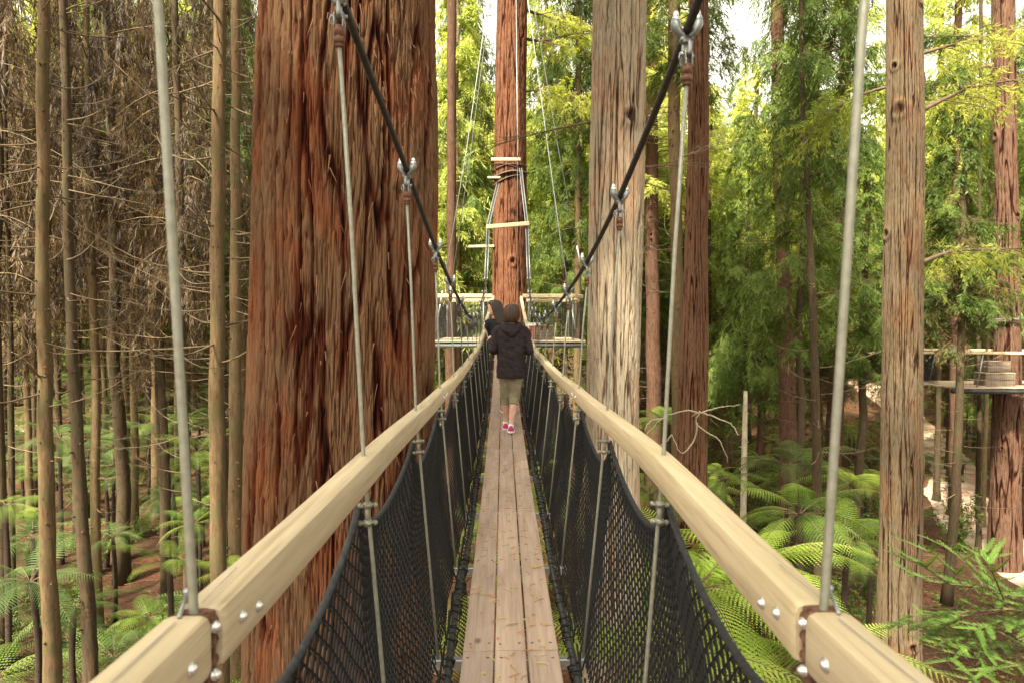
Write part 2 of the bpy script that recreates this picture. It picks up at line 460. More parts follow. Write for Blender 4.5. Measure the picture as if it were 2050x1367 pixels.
CXL = ([-2, .92, 2, 3.22, 4.43, 8, 13, 15.3, 16.6, 17.9], [-.52, -.49, -.472, -.449, -.436, -.43, -.41, -.38, -.36, -.13])
CZR = [1.85, 1.5, 1.13, .845, .59, .39, .26, .16, .08, .05, .08, .20, .38, .60, .95, 2.35, 4.0]
CXR = ([-2, .92, 2, 3.22, 4.43, 8, 13, 15.3, 16.6, 17.9], [.52, .52, .534, .549, .544, .53, .53, .58, .58, .46])
dz = lambda y: float(catmull(DY, DZ, np.array([y]))[0]) + CZ
rz = lambda y: float(catmull(RY, RZ, np.array([y]))[0]) + CZ
rxl = lambda y: float(np.interp(y, *RXL)); rxr = lambda y: float(np.interp(y, *RXR))
czl = lambda y: float(catmull(CYL, CZL, np.array([y]))[0]) + CZ
czr = lambda y: float(catmull(CYL, CZR, np.array([y]))[0]) + CZ
cxl = lambda y: float(np.interp(y, *CXL)); cxr = lambda y: float(np.interp(y, *CXR))
DCX = .036
ST = [-.28, .92, 2.0, 3.22, 4.43, 5.65, 6.86, 8.08, 9.3, 10.5, 11.7, 12.9, 14.1, 15.3]
bridge = empty('suspension_bridge', (DCX, 8.0, dz(8.0)))
tag(bridge, 'narrow plank footbridge with timber handrails and black netting hung between redwoods', 'bridge')

# deck boards: three across, a row every 2.43 m, screwed down
R = rng(3)
joints = [-1.65, .79, 3.22, 5.65, 8.08, 10.5, 12.9, 15.2, 17.2]
for j in range(len(joints) - 1):
    for k in range(3):
        y0, y1 = joints[j] + .004, joints[j + 1] - .004
        cx = DCX + (k - 1) * .1545 + R.uniform(-.002, .002)
        w = .146; th = .032; lift = R.uniform(-.002, .002)
        mb = MB(); n = 13; rings = []
        b = .004
        prof = [(-w / 2 + b, 0), (w / 2 - b, 0), (w / 2, -b), (w / 2, -th + b), (w / 2 - b, -th), (-w / 2 + b, -th), (-w / 2, -th + b), (-w / 2, -b)]
        for i in range(n):
            y = y0 + (y1 - y0) * i / (n - 1); z = dz(y) + lift
            rings.append([(cx + px, y, z + pz) for px, pz in prof][::-1])
        mb.loft(rings)
        for yy in (y0 + .07, y1 - .07, (y0 + y1) / 2 + .03):
            for sx in (-.045, .045):
                if R.random() < .12: continue
                x, y = cx + sx + R.uniform(-.006, .006), yy + R.uniform(-.01, .01); z = dz(y) + lift
                mb.cyl((x, y, z - .002), (x, y, z + .0015), .0065, 8, 1)
                mb.cyl((x, y, z - .002), (x, y, z + .0022), .0035, 6, 2)
        mb.build('deck_board', [M['deck'], M['mark'], M['galv']], bridge, auto=35)
# cross beams and edge pipes
for y in ST:
    mb = MB(); z = dz(y) - .034
    xl, xr = DCX - .38, DCX + .38
    mb.box(((xl + xr) / 2, y, z - .026), (xr - xl, .045, .05), bevel=.004)
    mb.build('cross_beam', M['galv'], bridge, smooth=False)
YP = np.arange(-1.6, 17.21, .2)
for sx, nm in ((-1, 'l'), (1, 'r')):
    px_ = [DCX + sx * (.290 + .008 * math.sin(y * 2.3 + sx)) for y in YP]
    mb = MB(); mb.tube([(x, y, dz(y) - .03) for x, y in zip(px_, YP)], .019, 10)
    pipe = mb.build('edge_pipe', M['pipe'], bridge)
    yy = np.arange(-1.6, 17.2, .014); mb = MB()
    ph = yy * 2 * math.pi / .085 + 1.2 * np.sin(yy * 1.7)
    rr = .022 + .003 * np.sin(yy * 13)
    mb.tube([(DCX + sx * .290 + r * math.cos(p), y, dz(y) - .03 + r * math.sin(p)) for y, p, r in zip(yy, ph, rr)], .0032, 5)
    R2 = rng(40 + sx)
    for y in np.arange(.6, 15, .16):
        y = y + R2.uniform(-.05, .05); x = DCX + sx * .290; z = dz(y) - .03
        pts = [(x + sx * R2.uniform(.01, .05), y + R2.uniform(-.03, .03), z + .10), (x + sx * .03, y, z + .03), (x - sx * .028, y + .015, z + R2.uniform(-.01, .02)), (x - sx * .01, y + .03, z - .04), (x + sx * .03, y + .02, z - .01), (x + sx * .02, y + .05, z + .09)]
        mb.tube(pts, .005, 5)
    mb.build('lacing', M['netcord'], pipe)

# handrails: timber lengths between joints
rj = [-2.0, .92, 4.43, 8.08, 11.7, 14.5, 17.2]
def rail_ring(x, y, z, w=.066, h=.088, c=.013):
    q = [(-w / 2 + c, 0), (w / 2 - c, 0), (w / 2 - c * .3, -c * .3), (w / 2, -c), (w / 2, -h + c), (w / 2 - c * .3, -h + c * .3), (w / 2 - c, -h), (-w / 2 + c, -h), (-w / 2 + c * .3, -h + c * .3), (-w / 2, -h + c), (-w / 2, -c), (-w / 2 + c * .3, -c * .3)]
    return [(x + a, y, z + b) for a, b in q][::-1]
for fx, side in ((rxl, -1), (rxr, 1)):
    for j in range(len(rj) - 1):
        g0 = .015 if j == 1 else .008
        g1 = .015 if j == 0 else .008
        y0, y1 = rj[j] + g0, rj[j + 1] - g1; mb = MB(); rings = []
        ys_ = [y0, y0 + .006, y0 + .02] + list(np.linspace(y0, y1, 14)[1:-1]) + [y1 - .02, y1 - .006, y1]
        for i, y in enumerate(ys_):
            e = .004 if i in (0, len(ys_) - 1) else 0
            wob = .003 * math.sin(y * 1.9 + side * 2 + j)
            rings.append(rail_ring(fx(y) + wob, y, rz(y) - e / 2 + .002 * math.sin(y * 2.7 + j), .064 - e, .086 - e))
        mb.loft(rings)
        rail = mb.build('handrail', M['rail'], bridge, auto=30)
        # dome bolts on the face toward the walkway, and pencil strokes on the top
        fs = fx
        for yb in ([y0 + .062, y0 + .125] if j < 4 else [y0 + .06]) + ([y1 - .062, y1 - .125] if j < 4 else []):
            if yb < .2 and j == 0 and yb < 0: continue
            xb = fs(yb) + .003 * math.sin(yb * 1.9 + side * 2 + j) - side * .032; zb = rz(yb) - .046 + .006 * math.sin(yb * 40)
            b = MB(); b.cyl((xb + side * .001, yb, zb), (xb - side * .003, yb, zb), .0092, 14)
            b.ball((xb - side * .003, yb, zb), .0070, 12, sc=(.8, 1, 1))
            b.build('dome_bolt', M['bolt'], rail)
            xo = xb + side * .066
            b = MB(); b.cyl((xo - side * .004, yb, zb), (xo + side * .008, yb, zb), .010, 6); b.build('bolt_nut', M['bolt'], rail)
        if j in (0, 1):
            b = MB()
            for (ya, yb2) in (((y1 - .25, y1 - .03),) if j == 0 else ((y0 + .0, y0 + .14),)):
                za, zb = rz(ya) + .0045, rz(yb2) + .0045
                xa, xb = fs(ya) + .004, fs(yb2) - .003
                b.add([(xa - .0008, ya, za), (xa + .0008, ya, za), (xb + .0010, yb2, zb), (xb - .0010, yb2, zb)], [(0, 1, 2, 3)])
            b.build('pencil_mark', M['ink'], rail, smooth=False)
    # steel joint brackets between two lengths
    for yj in rj[1:-1]:
        big = yj < 2
        mb = MB(); x, z = fx(yj), rz(yj)
        mb.box((x, yj - .009, z - .052), (.05, .006, .10), bevel=.002)
        mb.box((x, yj + .009, z - .052), (.05, .006, .10), bevel=.002)
        mb.box((x + side * .0, yj, z - .006), (.030, .30, .006), bevel=.002)
        for dz_ in (-.018, -.045, -.072, -.10):
            mb.cyl((x - side * .020, yj - .020, z + dz_), (x - side * .020, yj + .020, z + dz_), .0075, 8)
            mb.ball((x - side * .024, yj, z + dz_), .0065, 8)
        br = mb.build('joint_bracket', M['rust'], bridge, auto=35)
        if big:
            for dz_ in (-.022, -.088):
                mb = MB()
                mb.cyl((x - side * .030, yj, z + dz_), (x - side * .018, yj, z + dz_), .008, 10)
                mb.ball((x - side * .030, yj, z + dz_), .0066, 10)
                mb.build('bracket_bolt', M['bolt'], br)
            mb = MB()
            mb.cyl((x + side * .006, yj - .03, z + .004), (x + side * .03, yj + .045, z + .004), .0028, 6)
            mb.ball((x + side * .032, yj + .05, z + .006), .006, 8)
            mb.build('split_pin', M['galv'], br)

# main cables
for fx, fz, side in ((cxl, czl, -1), (cxr, czr, 1)):
    yy = list(np.arange(-2.2, 4.5, .012)) + list(np.arange(4.5, 17.9, .05))
    mb = MB(); mb.tube([(fx(y), y, fz(y)) for y in yy], .0125, 12, lobes=5, twist=150, lobe_amp=.13)
    mb.build('main_cable', M['cable'], bridge)
    pts = [(fx(y), y, fz(y)) for y in (15.3, 16.0, 16.6, 17.2, 17.9)]
    for dx in (-.03, .03):
        mb = MB(); mb.tube([(x + dx, y, z) for x, y, z in pts], .011, 6)
        mb.build('stay_cable', M['galv'], bridge)

def clamp_mesh():
    """Saddle clamp with two bolts and a shackle, origin on the cable, cable along local Y."""
    out = {}
    m = MB()
    for s in (-1, 1):
        sec = []
        for (x, z, r) in ((s * .006, -.026, .013), (s * .018, -.012, .016), (s * .030, .010, .017), (s * .031, .030, .0145)):
            sec.append([(x + r * math.cos(a), r * 1.25 * math.sin(a), z + .3 * r * math.cos(a) * s) for a in [2 * math.pi * k / 12 for k in range(12)]])
        m.loft(sec if s > 0 else sec)
    m.box((0, 0, -.026), (.040, .034, .022), bevel=.007)
    out['clamp_body'] = m.mesh('clamp_body')
    m = MB()
    for s in (-1, 1):
        m.cyl((s * .031, 0, .026), (s * .031, 0, .040), .0125, 6); m.cyl((s * .031, 0, .040), (s * .031, 0, .050), .0085, 10)
        m.ball((s * .031, 0, .050), .0085, 10)
    out['clamp_bolt'] = m.mesh('clamp_bolt')
    m = MB()
    pts = [(0.0 + .015 * math.cos(a), 0, -.047 + .026 * math.sin(a)) for a in np.linspace(-.3, math.pi + .3, 14)]
    pts = [(0, .015 * math.cos(a), -.050 + .028 * math.sin(a)) for a in np.linspace(-.9, math.pi + .9, 16)]
    m.tube(pts, .0062, 8)
    for s in (-1, 1): m.box((s * .0125, 0, -.082), (.006, .026, .044), bevel=.003)
    m.cyl((-.024, 0, -.070), (.024, 0, -.070), .006, 8)
    m.tube([(-.024, 0, -.070), (-.028, .0, -.080), (-.025, 0, -.092), (-.020, 0, -.084)], .002, 5)
    out['shackle'] = m.mesh('shackle')
    m = MB()
    m.cyl((0, 0, -.098), (0, 0, -.128), .0155, 12); m.cyl((0, 0, -.128), (0, 0, -.146), .0165, 6); m.cyl((0, 0, -.146), (0, 0, -.158), .012, 12)
    out['rod_socket'] = m.mesh('rod_socket')
    for k, mt in (('clamp_body', 'clamp'), ('clamp_bolt', 'bolt'), ('shackle', 'galv'), ('rod_socket', 'rust')):
        out[k].materials.append(M[mt])
    return out
CM = clamp_mesh()
def collar_mesh():
    m = MB(); m.cyl((0, 0, -.062), (0, 0, .010), .0085, 10)
    for dz_ in (0.0, -.052):
        m.cyl((0, 0, dz_ - .009), (0, 0, dz_ + .009), .0125, 10)
        m.cyl((-.021, 0, dz_), (.021, 0, dz_), .006, 8)
        m.ball((-.021, 0, dz_), .0085, 8); m.ball((.021, 0, dz_), .0085, 8)
        m.tube([(.0, -.018, dz_), (.014, -.012, dz_ + .004), (.016, .010, dz_), (0, .018, dz_ - .003), (-.015, .01, dz_), (-.014, -.012, dz_)], .004, 6)
    me = m.mesh('rod_collar'); me.materials.append(M['steel']); return me
COLM = collar_mesh()
for side, rx_, cx_, cz_ in ((-1, rxl, cxl, czl), (1, rxr, cxr, czr)):
    for i, y in enumerate(ST):
        top = Vector((cx_(y), y, cz_(y))); mid = Vector((rx_(y), y, rz(y)))
        bot = Vector((DCX + side * .345, y, dz(y) - .06))
        lean = (top - mid).normalized()
        m = MB(); m.tube([top - Vector((0, 0, .15)), (top + mid) / 2, mid, (mid + bot) / 2, bot], .0062, 10)
        m.cyl(bot - Vector((0, 0, .02)), bot + Vector((0, 0, .004)), .012, 6)
        rod = m.build('hanger_rod', M['steel'], bridge)
        e = (Vector((cx_(y + .1), y + .1, cz_(y + .1))) - Vector((cx_(y - .1), y - .1, cz_(y - .1)))).normalized()
        for k, me in CM.items():
            o = link(k, me, None); o.location = top
            if k == 'clamp_body' or k == 'clamp_bolt': o.rotation_euler = (0, 0, .15 * math.sin(i * 2.1 + side))
            else: o.rotation_euler = (0, 0, .5 * math.sin(i * 3.7 + side))
            o.parent = rod; o.matrix_parent_inverse = parent_world(rod).inverted()
        c = link('rod_collar', COLM); c.location = mid.lerp(bot, .145 / (mid.z - bot.z)); c.rotation_euler = (0, 0, .4 * math.sin(i * 5 + side))
        c.parent = rod; c.matrix_parent_inverse = parent_world(rod).inverted()

# safety nets: diamond cords hung from a scalloped edge rope, laced to the edge pipe
def net_top(y, side):
    rx_ = rxl if side < 0 else rxr
    st = ST + [16.3, 17.2]
    k = int(np.clip(np.searchsorted(st, y) - 1, 0, len(st) - 2)); a, b = st[k], st[k + 1]
    t = min(max((y - a) / (b - a), 0), 1)
    f = lambda yy: (rx_(yy) + side * .016, rz(yy) - .15)
    (xa, za), (xb, zb) = f(a), f(b)
    sag = .185 + .025 * math.sin(k * 2.7 + side)
    s = 4 * t * (1 - t)
    return xa + (xb - xa) * t + side * .03 * s, za + (zb - za) * t - sag * s ** .85
for side in (-1, 1):
    R3 = rng(77 + side); DZP = np.array([dz(q) for q in YP])
    ys_ = np.arange(-2.2, 18.5, .050); nr = 31
    tops = np.array([net_top(y, side) for y in np.arange(-1, 17.4, .02)]); yt = np.arange(-1, 17.4, .02)
    def pos(y, v):
        """v 0 at the edge rope, 1 at the pipe"""
        y = np.clip(y, -.95, 17.2)
        tx = np.interp(y, yt, tops[:, 0]); tz = np.interp(y, yt, tops[:, 1])
        bx = DCX + side * .352; bz = np.interp(y, YP, DZP) - .05
        bul = np.sin(np.pi * v) * (.05 + .02 * np.sin(y * 3.1 + side))
        nz = perlin(y * 2.1, v * 3, v * 0 + side) * .02
        return np.stack([tx + (bx - tx) * v + side * (bul + nz), y + .012 * np.sin(v * 9 + y * 4), tz + (bz - tz) * v], -1)
    Vs = []; Fs = []; off = 0
    v = np.linspace(0, 1, nr)
    for fam in (-1, 1):
        for y0 in ys_:
            zig = y0 + fam * .025 * (np.arange(nr) - nr / 2) + R3.uniform(-.003, .003)
            p = pos(zig, v)
            near = 1 if y0 < 6 else 0
            n = 4 if y0 < 4 else 3
            t = np.gradient(p, axis=0); t /= np.linalg.norm(t, axis=1)[:, None]
            u = np.cross(t, np.array([1., 0, 0])); u /= np.linalg.norm(u, axis=1)[:, None]; w = np.cross(t, u)
            an = 2 * np.pi * np.arange(n) / n
            r = (.0038 if y0 < 6 else .0040)
            ring = p[:, None, :] + r * (np.cos(an)[None, :, None] * u[:, None, :] + np.sin(an)[None, :, None] * w[:, None, :])
            Vs.append(ring.reshape(-1, 3))
            ii = np.arange(nr - 1)[:, None] * n + np.arange(n)[None, :]
            jj = np.arange(nr - 1)[:, None] * n + (np.arange(n)[None, :] + 1) % n
            Fs.append(np.stack([ii, jj, jj + n, ii + n], -1).reshape(-1, 4) + off); off += nr * n
    me = np_mesh('safety_net', np.concatenate(Vs), np.concatenate(Fs), M['netcord'], smooth=True)
    net = link('safety_net', me, bridge)
    k = MB()           # knots where the near cords cross
    for y0 in np.arange(.4, 3.6, .050):
        for q in range(1, nr - 1):
            c = pos(np.array([y0 + .025 * (q % 2)]), np.array([v[q]]))[0]
            k.add([(c[0] + a, c[1] + b, c[2] + e) for a, b, e in ((.0045, 0, 0), (-.0045, 0, 0), (0, .0045, 0), (0, -.0045, 0), (0, 0, .008), (0, 0, -.008))],
                  [(0, 2, 4), (2, 1, 4), (1, 3, 4), (3, 0, 4), (2, 0, 5), (1, 2, 5), (3, 1, 5), (0, 3, 5)])
    k.build('net_knots', M['netcord'], net)
    mb = MB(); yr = list(np.arange(-.9, 5, .008)) + list(np.arange(5, 17.2, .04))
    mb.tube([(*[net_top(y, side)[0]], y, net_top(y, side)[1]) for y in yr], .0095, 10, lobes=3, twist=190, lobe_amp=.16)
    for y in np.arange(.5, 4.4, .058):                   # whipped bumps along the rope
        x, z = net_top(y, side); mb.ball((x, y, z - .004), .0118, 6, sc=(1, .6, 1.1))
    mb.build('edge_rope', M['netrope'], net)

# spreader timbers and spar beside the end tree
def timber(a, b, w, h, name, par, mat='rail'):
    a, b = Vector(a), Vector(b); d = (b - a); L = d.length
    q = d.to_track_quat('X', 'Z').to_matrix()
    mb = MB(); mb.box((a + b) / 2, (L, w, h), q, bevel=.012)
    return mb.build(name, M[mat], par, smooth=False)
timber(P(974, 455, 16.5), P(1060, 448, 16.5), .09, .10, 'spreader_bar', bridge)
timber(P(983, 320, 17.9), P(1042, 320, 17.9), .09, .085, 'spreader_bar', bridge)
timber(P(976, 356, 18.0), P(1002, 356, 18.0), .06, .06, 'spreader_bar', bridge)
timber(P(938, 494, 19.0), P(990, 493, 19.0), .06, .07, 'spreader_bar', bridge, 'rail')

# dry sprigs fallen on the boards
R = rng(11); mb = MB()
for i in range(300):
    y = R.uniform(1.6, 13) if i > 60 else R.uniform(2.6, 5); x = DCX + R.uniform(-.22, .22); a = R.uniform(0, 2 * math.pi); L = R.uniform(.015, .075)
    mt = int(R.random() < .35); z = dz(y) + .006
    c, s = math.cos(a), math.sin(a); n = 6
    pts = [(x + c * L * (t - .5) - s * .006 * math.sin(t * 3), y + s * L * (t - .5) + c * .006 * math.sin(t * 3), z + .003 * math.sin(t * 3)) for t in np.linspace(0, 1, n)]
    mb.tube(pts, .0016, 4, mt)
    if R.random() < .7:
        for p in pts[1:]:
            for sg in (-1, 1):
                l = R.uniform(.007, .016)
                q = (p[0] + c * l * .5 - sg * s * l, p[1] + s * l * .5 + sg * c * l, p[2] + .001)
                mb.add([(p[0] - c * .0018, p[1] - s * .0018, p[2]), (p[0] + c * .0018, p[1] + s * .0018, p[2]), q], [(0, 1, 2)], mt)
o = mb.build('fallen_sprigs', [M['sprig'], M['sprig2']]); tag(o, 'dry orange and yellow sprigs scattered over the bridge boards', 'leaf litter', kind='stuff')

# ------------------------------------------------------------------ platform round the end tree
def wire_net(name, corners, nu, nv, r, mat, par, seed=0, wob=.01):
    """A net of cords over the quad a,b,c,d (a-b bottom, d-c top)."""
    a, b, c, d = [np.array(q) for q in corners]; Rn = rng(seed)
    def pt(u, v): 
        p = (a * (1 - u) + b * u) * (1 - v) + (d * (1 - u) + c * u) * v
        nrm = np.cross(b - a, d - a); nrm = nrm / np.linalg.norm(nrm)
        return p + nrm * wob * math.sin(u * 17 + v * 5 + seed) + np.array([0, 0, -.05 * v * abs(math.sin(u * nu / 12 * math.pi))])
    mb = MB()
    for i in range(nu + 1): mb.tube([pt(i / nu + .2 / nu * math.sin(i * 3), v) for v in np.linspace(0, 1, 7)], r, 3, cap=False)
    for j in range(nv + 1): mb.tube([pt(u, j / nv) for u in np.linspace(0, 1, max(8, nu // 4))], r, 3, cap=False)
    return mb.build(name, mat, par, smooth=False)
plat = empty('tree_platform', (.1, 19, CZ - .5))
tag(plat, 'timber platform with netted railing encircling the redwood at the end of the footbridge', 'platform')
pz = CZ - .46; ex0, ex1 = P(866, 678, 17.2).x, P(1172, 678, 17.2).x
tx, ty = P(1018, 600, 19.2).x, 19.2
R = rng(5)
for i in range(25):
    y0 = 17.22 + i * .155
    segs = [(ex0, ex1)]
    if abs(y0 + .07 - ty) < .52: segs = [(ex0, tx - .52), (tx + .52, ex1)]
    for a, b in segs:
        mb = MB(); mb.box(((a + b) / 2, y0 + .072, pz - .02 + R.uniform(-.003, .003)), (b - a + R.uniform(-.03, .03), .145, .04), bevel=.005)
        mb.build('deck_board', M['deck_x'], plat, smooth=False)
for y in (17.32, 21.0):
    mb = MB(); mb.tube([(ex0 + .02, y, pz - .115), (ex1 - .02, y, pz - .115)], .065, 12); mb.build('rim_pipe', M['clamp'], plat)
for x in (ex0 + .07, tx - .62, tx + .62, ex1 - .07):
    mb = MB(); mb.box((x, 19.2, pz - .09), (.08, 3.6, .09), bevel=.005); mb.build('joist', M['galv'], plat, smooth=False)
lx, rx0 = P(990, 590, 17.25).x, P(1042, 590, 17.25).x
rh = 1.12
for (a, b) in (((ex0 + .05, 17.28, pz + rh), (lx - .05, 17.28, pz + rh)), ((rx0 + .05, 17.28, pz + rh), (ex1 - .3, 17.28, pz + rh)), ((ex0 + .05, 21.0, pz + rh), (ex1 - .05, 21.0, pz + rh)),
               ((ex0 + .05, 17.35, pz + rh), (ex0 + .05, 20.95, pz + rh)), ((ex1 - .29, 17.28, pz + rh), (ex1 - .02, 17.75, pz + rh)), ((ex1 - .05, 17.8, pz + rh), (ex1 - .05, 20.95, pz + rh))):
    timber(a, b, .075, .10, 'rail', plat)
for (x, y) in ((ex0 + .07, 17.36), (ex1 - .3, 17.36), (ex0 + .07, 20.9), (ex1 - .07, 20.9), (-.6, 20.92), (.8, 20.92)):
    mb = MB(); mb.cyl((x, y, pz), (x, y, pz + rh - .05), .02, 8); mb.build('post', M['galv'], plat)
for k, (x0, x1, y) in enumerate(((ex0 + .05, lx - .06, 17.3), (rx0 + .05, ex1 - .05, 17.3), (ex0 + .05, tx - .4, 21.0), (tx + .4, ex1 - .05, 21.0))):
    wire_net('net', [(x0, y, pz), (x1, y, pz), (x1, y, pz + rh - .09), (x0, y, pz + rh - .09)], int((x1 - x0) / .035), 26, .0042 if k > 1 or k == 0 else .003, M['netcord'], plat, k)
wire_net('net', [(ex0 + .04, 17.3, pz), (ex0 + .04, 21, pz), (ex0 + .04, 21, pz + rh - .09), (ex0 + .04, 17.3, pz + rh - .09)], 60, 16, .0025, M['netcord'], plat, 8)
wire_net('net', [(ex1 - .04, 17.3, pz), (ex1 - .04, 21, pz), (ex1 - .04, 21, pz + rh - .09), (ex1 - .04, 17.3, pz + rh - .09)], 60, 16, .0025, M['netcord'], plat, 9)
# stays running up to the tree, lower ends at the platform corners
top = Vector((tx, 18.8, CZ + 12.5))
for (a, b) in ((P(872, 664, 17.3), P(934, 300, 17.9)), (P(1152, 660, 17.3), P(1122, 480, 17.6)), (P(1165, 545, 20.5), P(1118, 300, 19.5)), (P(893, 640, 20.8), P(943, 300, 19.6))):
    mb = MB(); mb.tube([a, b, b.lerp(top, .5), top], .011, 6); st = mb.build('stay_cable', M['galv'], plat)
    mb = MB(); mb.cyl(a, a.lerp(b, .22), .020, 8); mb.build('turnbuckle', M['bolt'], st)
for dx in (-.05, .03, .10):
    mb = MB(); a = P(880 + dx * 40, 600, 17.6); mb.tube([P(962 + dx * 120, 300, 18.9), P(985 + dx * 100, 90, 18.9), P(992 + dx * 40, -60, 18.9)], .008, 5); mb.build('rigging_line', M['cable'], plat)
mb = MB(); mb.tube([P(1036, 610, 18.6), P(1036, 300, 18.65), P(1033, -40, 18.7)], .010, 6); mb.build('rigging_line', M['galv'], plat)
# straps round the end tree
for k, (py, tilt, hh) in enumerate(((352, .16, .12), (340, -.28, .05), (362, .30, .05), (338, .12, .05))):
    c = P(1020, py, 19.2); mb = MB(); rr = .475
    mb.tube([(c.x + rr * math.cos(a), 19.2 + rr * math.sin(a), c.z + tilt * rr * math.cos(a) + .02 * math.sin(3 * a)) for a in np.linspace(0, 2 * math.pi, 33)], hh / 2, 8, cap=False, flat=.35)
    mb.build('strap', M['strap'], plat)
# things standing on the platform
def slat_crate(name, c, w, d, h, label, rz_=0, lid=True, group=None):
    e = empty(name, c, rz_)
    tag(e, label, 'crate', group)
    m = MB(); n = 4 if h < .4 and lid else 2; sh = h / n
    for i in range(n):
        z = c[2] + sh * (i + .5)
        for sx in (-1, 1):
            m.box((c[0] + sx * w / 2, c[1], z), (.018, d, sh * .86), bevel=.003)
            m.box((c[0], c[1] + sx * (d / 2 - .010), z), (w - .022, .018, sh * .86), bevel=.003)
    m.box((c[0], c[1], c[2] + .02), (w - .05, d - .05, .016))
    m.build('slats', M['crate_wood'], e, smooth=False)
    m = MB()
    for sx in (-1, 1):
        for sy in (-1, 1): m.box((c[0] + sx * (w / 2 + .022), c[1] + sy * (d / 2 - .03), c[2] + h / 2), (.022, .05, h), bevel=.003)
    m.build('corner_posts', M['crate_wood'], e, smooth=False)
    if lid:
        m = MB()
        for i in range(4): m.box((c[0], c[1] - d / 2 + d * (i + .5) / 4, c[2] + h + .014), (w + .08, d / 4 * .93, .024), bevel=.003)
        m.build('lid', M['rail'], e, smooth=False)
    return e
slat_crate('slatted_crate', (P(1088, 672, 17.9).x, 17.9, pz), .42, .34, .36, 'small slatted wooden crate on the end platform, right of the redwood')
e = empty('lidded_tub', (P(1072, 672, 18.3).x, 18.3, pz)); tag(e, 'white lidded tub with a red band beside the slatted crate on the platform', 'tub')
m = MB(); x = e.location.x; m.cyl((x, 18.3, pz + .002), (x, 18.3, pz + .36), .15, 18, 0, .18); m.build('tub_body', plain('red_plastic', (.30, .035, .03), .5), e, auto=40)
m = MB(); m.cyl((x, 18.3, pz + .362), (x, 18.3, pz + .44), .19, 18, 0, .185); m.build('lid', plain('white_plastic', (.75, .74, .72), .5), e, auto=40)

# ------------------------------------------------------------------ second platform and bridge off to the right
Yp = 23.0
plat2 = empty('tree_platform', tuple(P(2015, 775, Yp)))
tag(plat2, 'second timber platform round a dark redwood, holding wooden boxes behind its mesh railing', 'platform')
za = P(1985, 772, Yp).z; xa = P(1878, 770, Yp).x
R = rng(6); txx = P(2018, 760, Yp + .9).x
for i in range(17):
    y0 = Yp - .6 + i * .16; a = xa + .28 * abs(i - 8) / 8; b = xa + 5.2
    segs = [(a, b)] if abs(y0 + .08 - (Yp + .9)) > .75 else [(a, txx - .72), (txx + .72, b)]
    for (p, q) in segs:
        mb = MB(); mb.box(((p + q) / 2, y0 + .07, za - .02), (q - p, .15, .045), bevel=.005); mb.build('deck_board', M['deck_x'], plat2, smooth=False)
mb = MB(); mb.tube([(xa + .15, Yp - .5, za - .12), (xa + 5.2, Yp - .5, za - .16)], .085, 12); mb.build('rim_pipe', M['pipe'], plat2)
zr = P(1985, 707, Yp - .5).z
timber((xa - .2, Yp - .5, zr + .03), (xa + 5.2, Yp - .5, zr - .02), .08, .09, 'rail', plat2)
timber((xa - .2, Yp + 2.0, zr + .03), (xa + 5.2, Yp + 2.0, zr - .02), .08, .09, 'rail', plat2)
for x in (xa + 1.1, xa + 3.6):
    for y in (Yp - .5, Yp + 2.0):
        mb = MB(); mb.cyl((x - .12, y, za), (x + .08, y, zr - .02), .022, 8); mb.build('post', M['galv'], plat2)
wire_net('net', [(xa + .25, Yp - .46, za), (xa + 5.2, Yp - .46, za), (xa + 5.2, Yp - .46, zr - .05), (xa + .25, Yp - .46, zr - .05)], 70, 10, .003, M['netcord'], plat2, 12)
wire_net('net', [(xa + .1, Yp + 2.0, za), (xa + .9, Yp + 2.0, za), (xa + .9, Yp + 2.0, zr - .05), (xa + .1, Yp + 2.0, zr - .05)], 30, 34, .007, M['netcord'], plat2, 13)
hang = P(1945, 785, Yp); mb = MB(); mb.tube([hang + Vector((-.15, 0, 0)), hang + Vector((-.08, -.02, -.25)), hang + Vector((.02, -.02, -.33)), hang + Vector((.1, 0, -.1)), hang + Vector((.12, 0, 0))], .012, 6)
mb.build('hanging_hose', M['pipe'], plat2)
bx = P(2000, 770, Yp + .1); slat_crate('slatted_crate', (P(1997, 770, Yp).x, Yp + .15, za + .004), .95, .6, .42, 'long low wooden box on the second platform, beneath the smaller grey crate')
slat_crate('slatted_crate', (P(1998, 770, Yp).x, Yp + .2, za + .466), .72, .5, .38, 'grey slatted crate stacked on top of the long low wooden box', lid=False)
pb = P(1913, 703, Yp - .5)
e = empty('lantern_box', tuple(pb)); tag(e, 'flared pale green lamp box on the railing post of the second platform', 'lamp')
m = MB(); m.loft([[(pb.x + sx * w, pb.y + sy * w * .7, pb.z + z) for sx, sy in ((-1, -1), (1, -1), (1, 1), (-1, 1))] for w, z in ((.16, -.06), (.22, .18))]); m.build('lamp_body', plain('pale_green_paint', (.42, .47, .36), .6), e, smooth=False)
m = MB(); m.box((pb.x, pb.y, pb.z + .195), (.50, .36, .025), bevel=.004); m.build('lamp_cap', plain('pale_cap', (.60, .62, .52), .6), e, smooth=False)
br2 = empty('footbridge', tuple(P(1700, 750, 27))); tag(br2, 'distant second footbridge glimpsed behind the trunks, running left from the second platform', 'bridge')
A0, A1 = P(1878, 768, 23.6), P(1490, 735, 33); B0, B1 = P(1878, 707, 23.6), P(1490, 690, 33)
mid = lambda a, b, s: [a.lerp(b, t) - Vector((0, 0, s * 4 * t * (1 - t))) for t in np.linspace(0, 1, 12)]
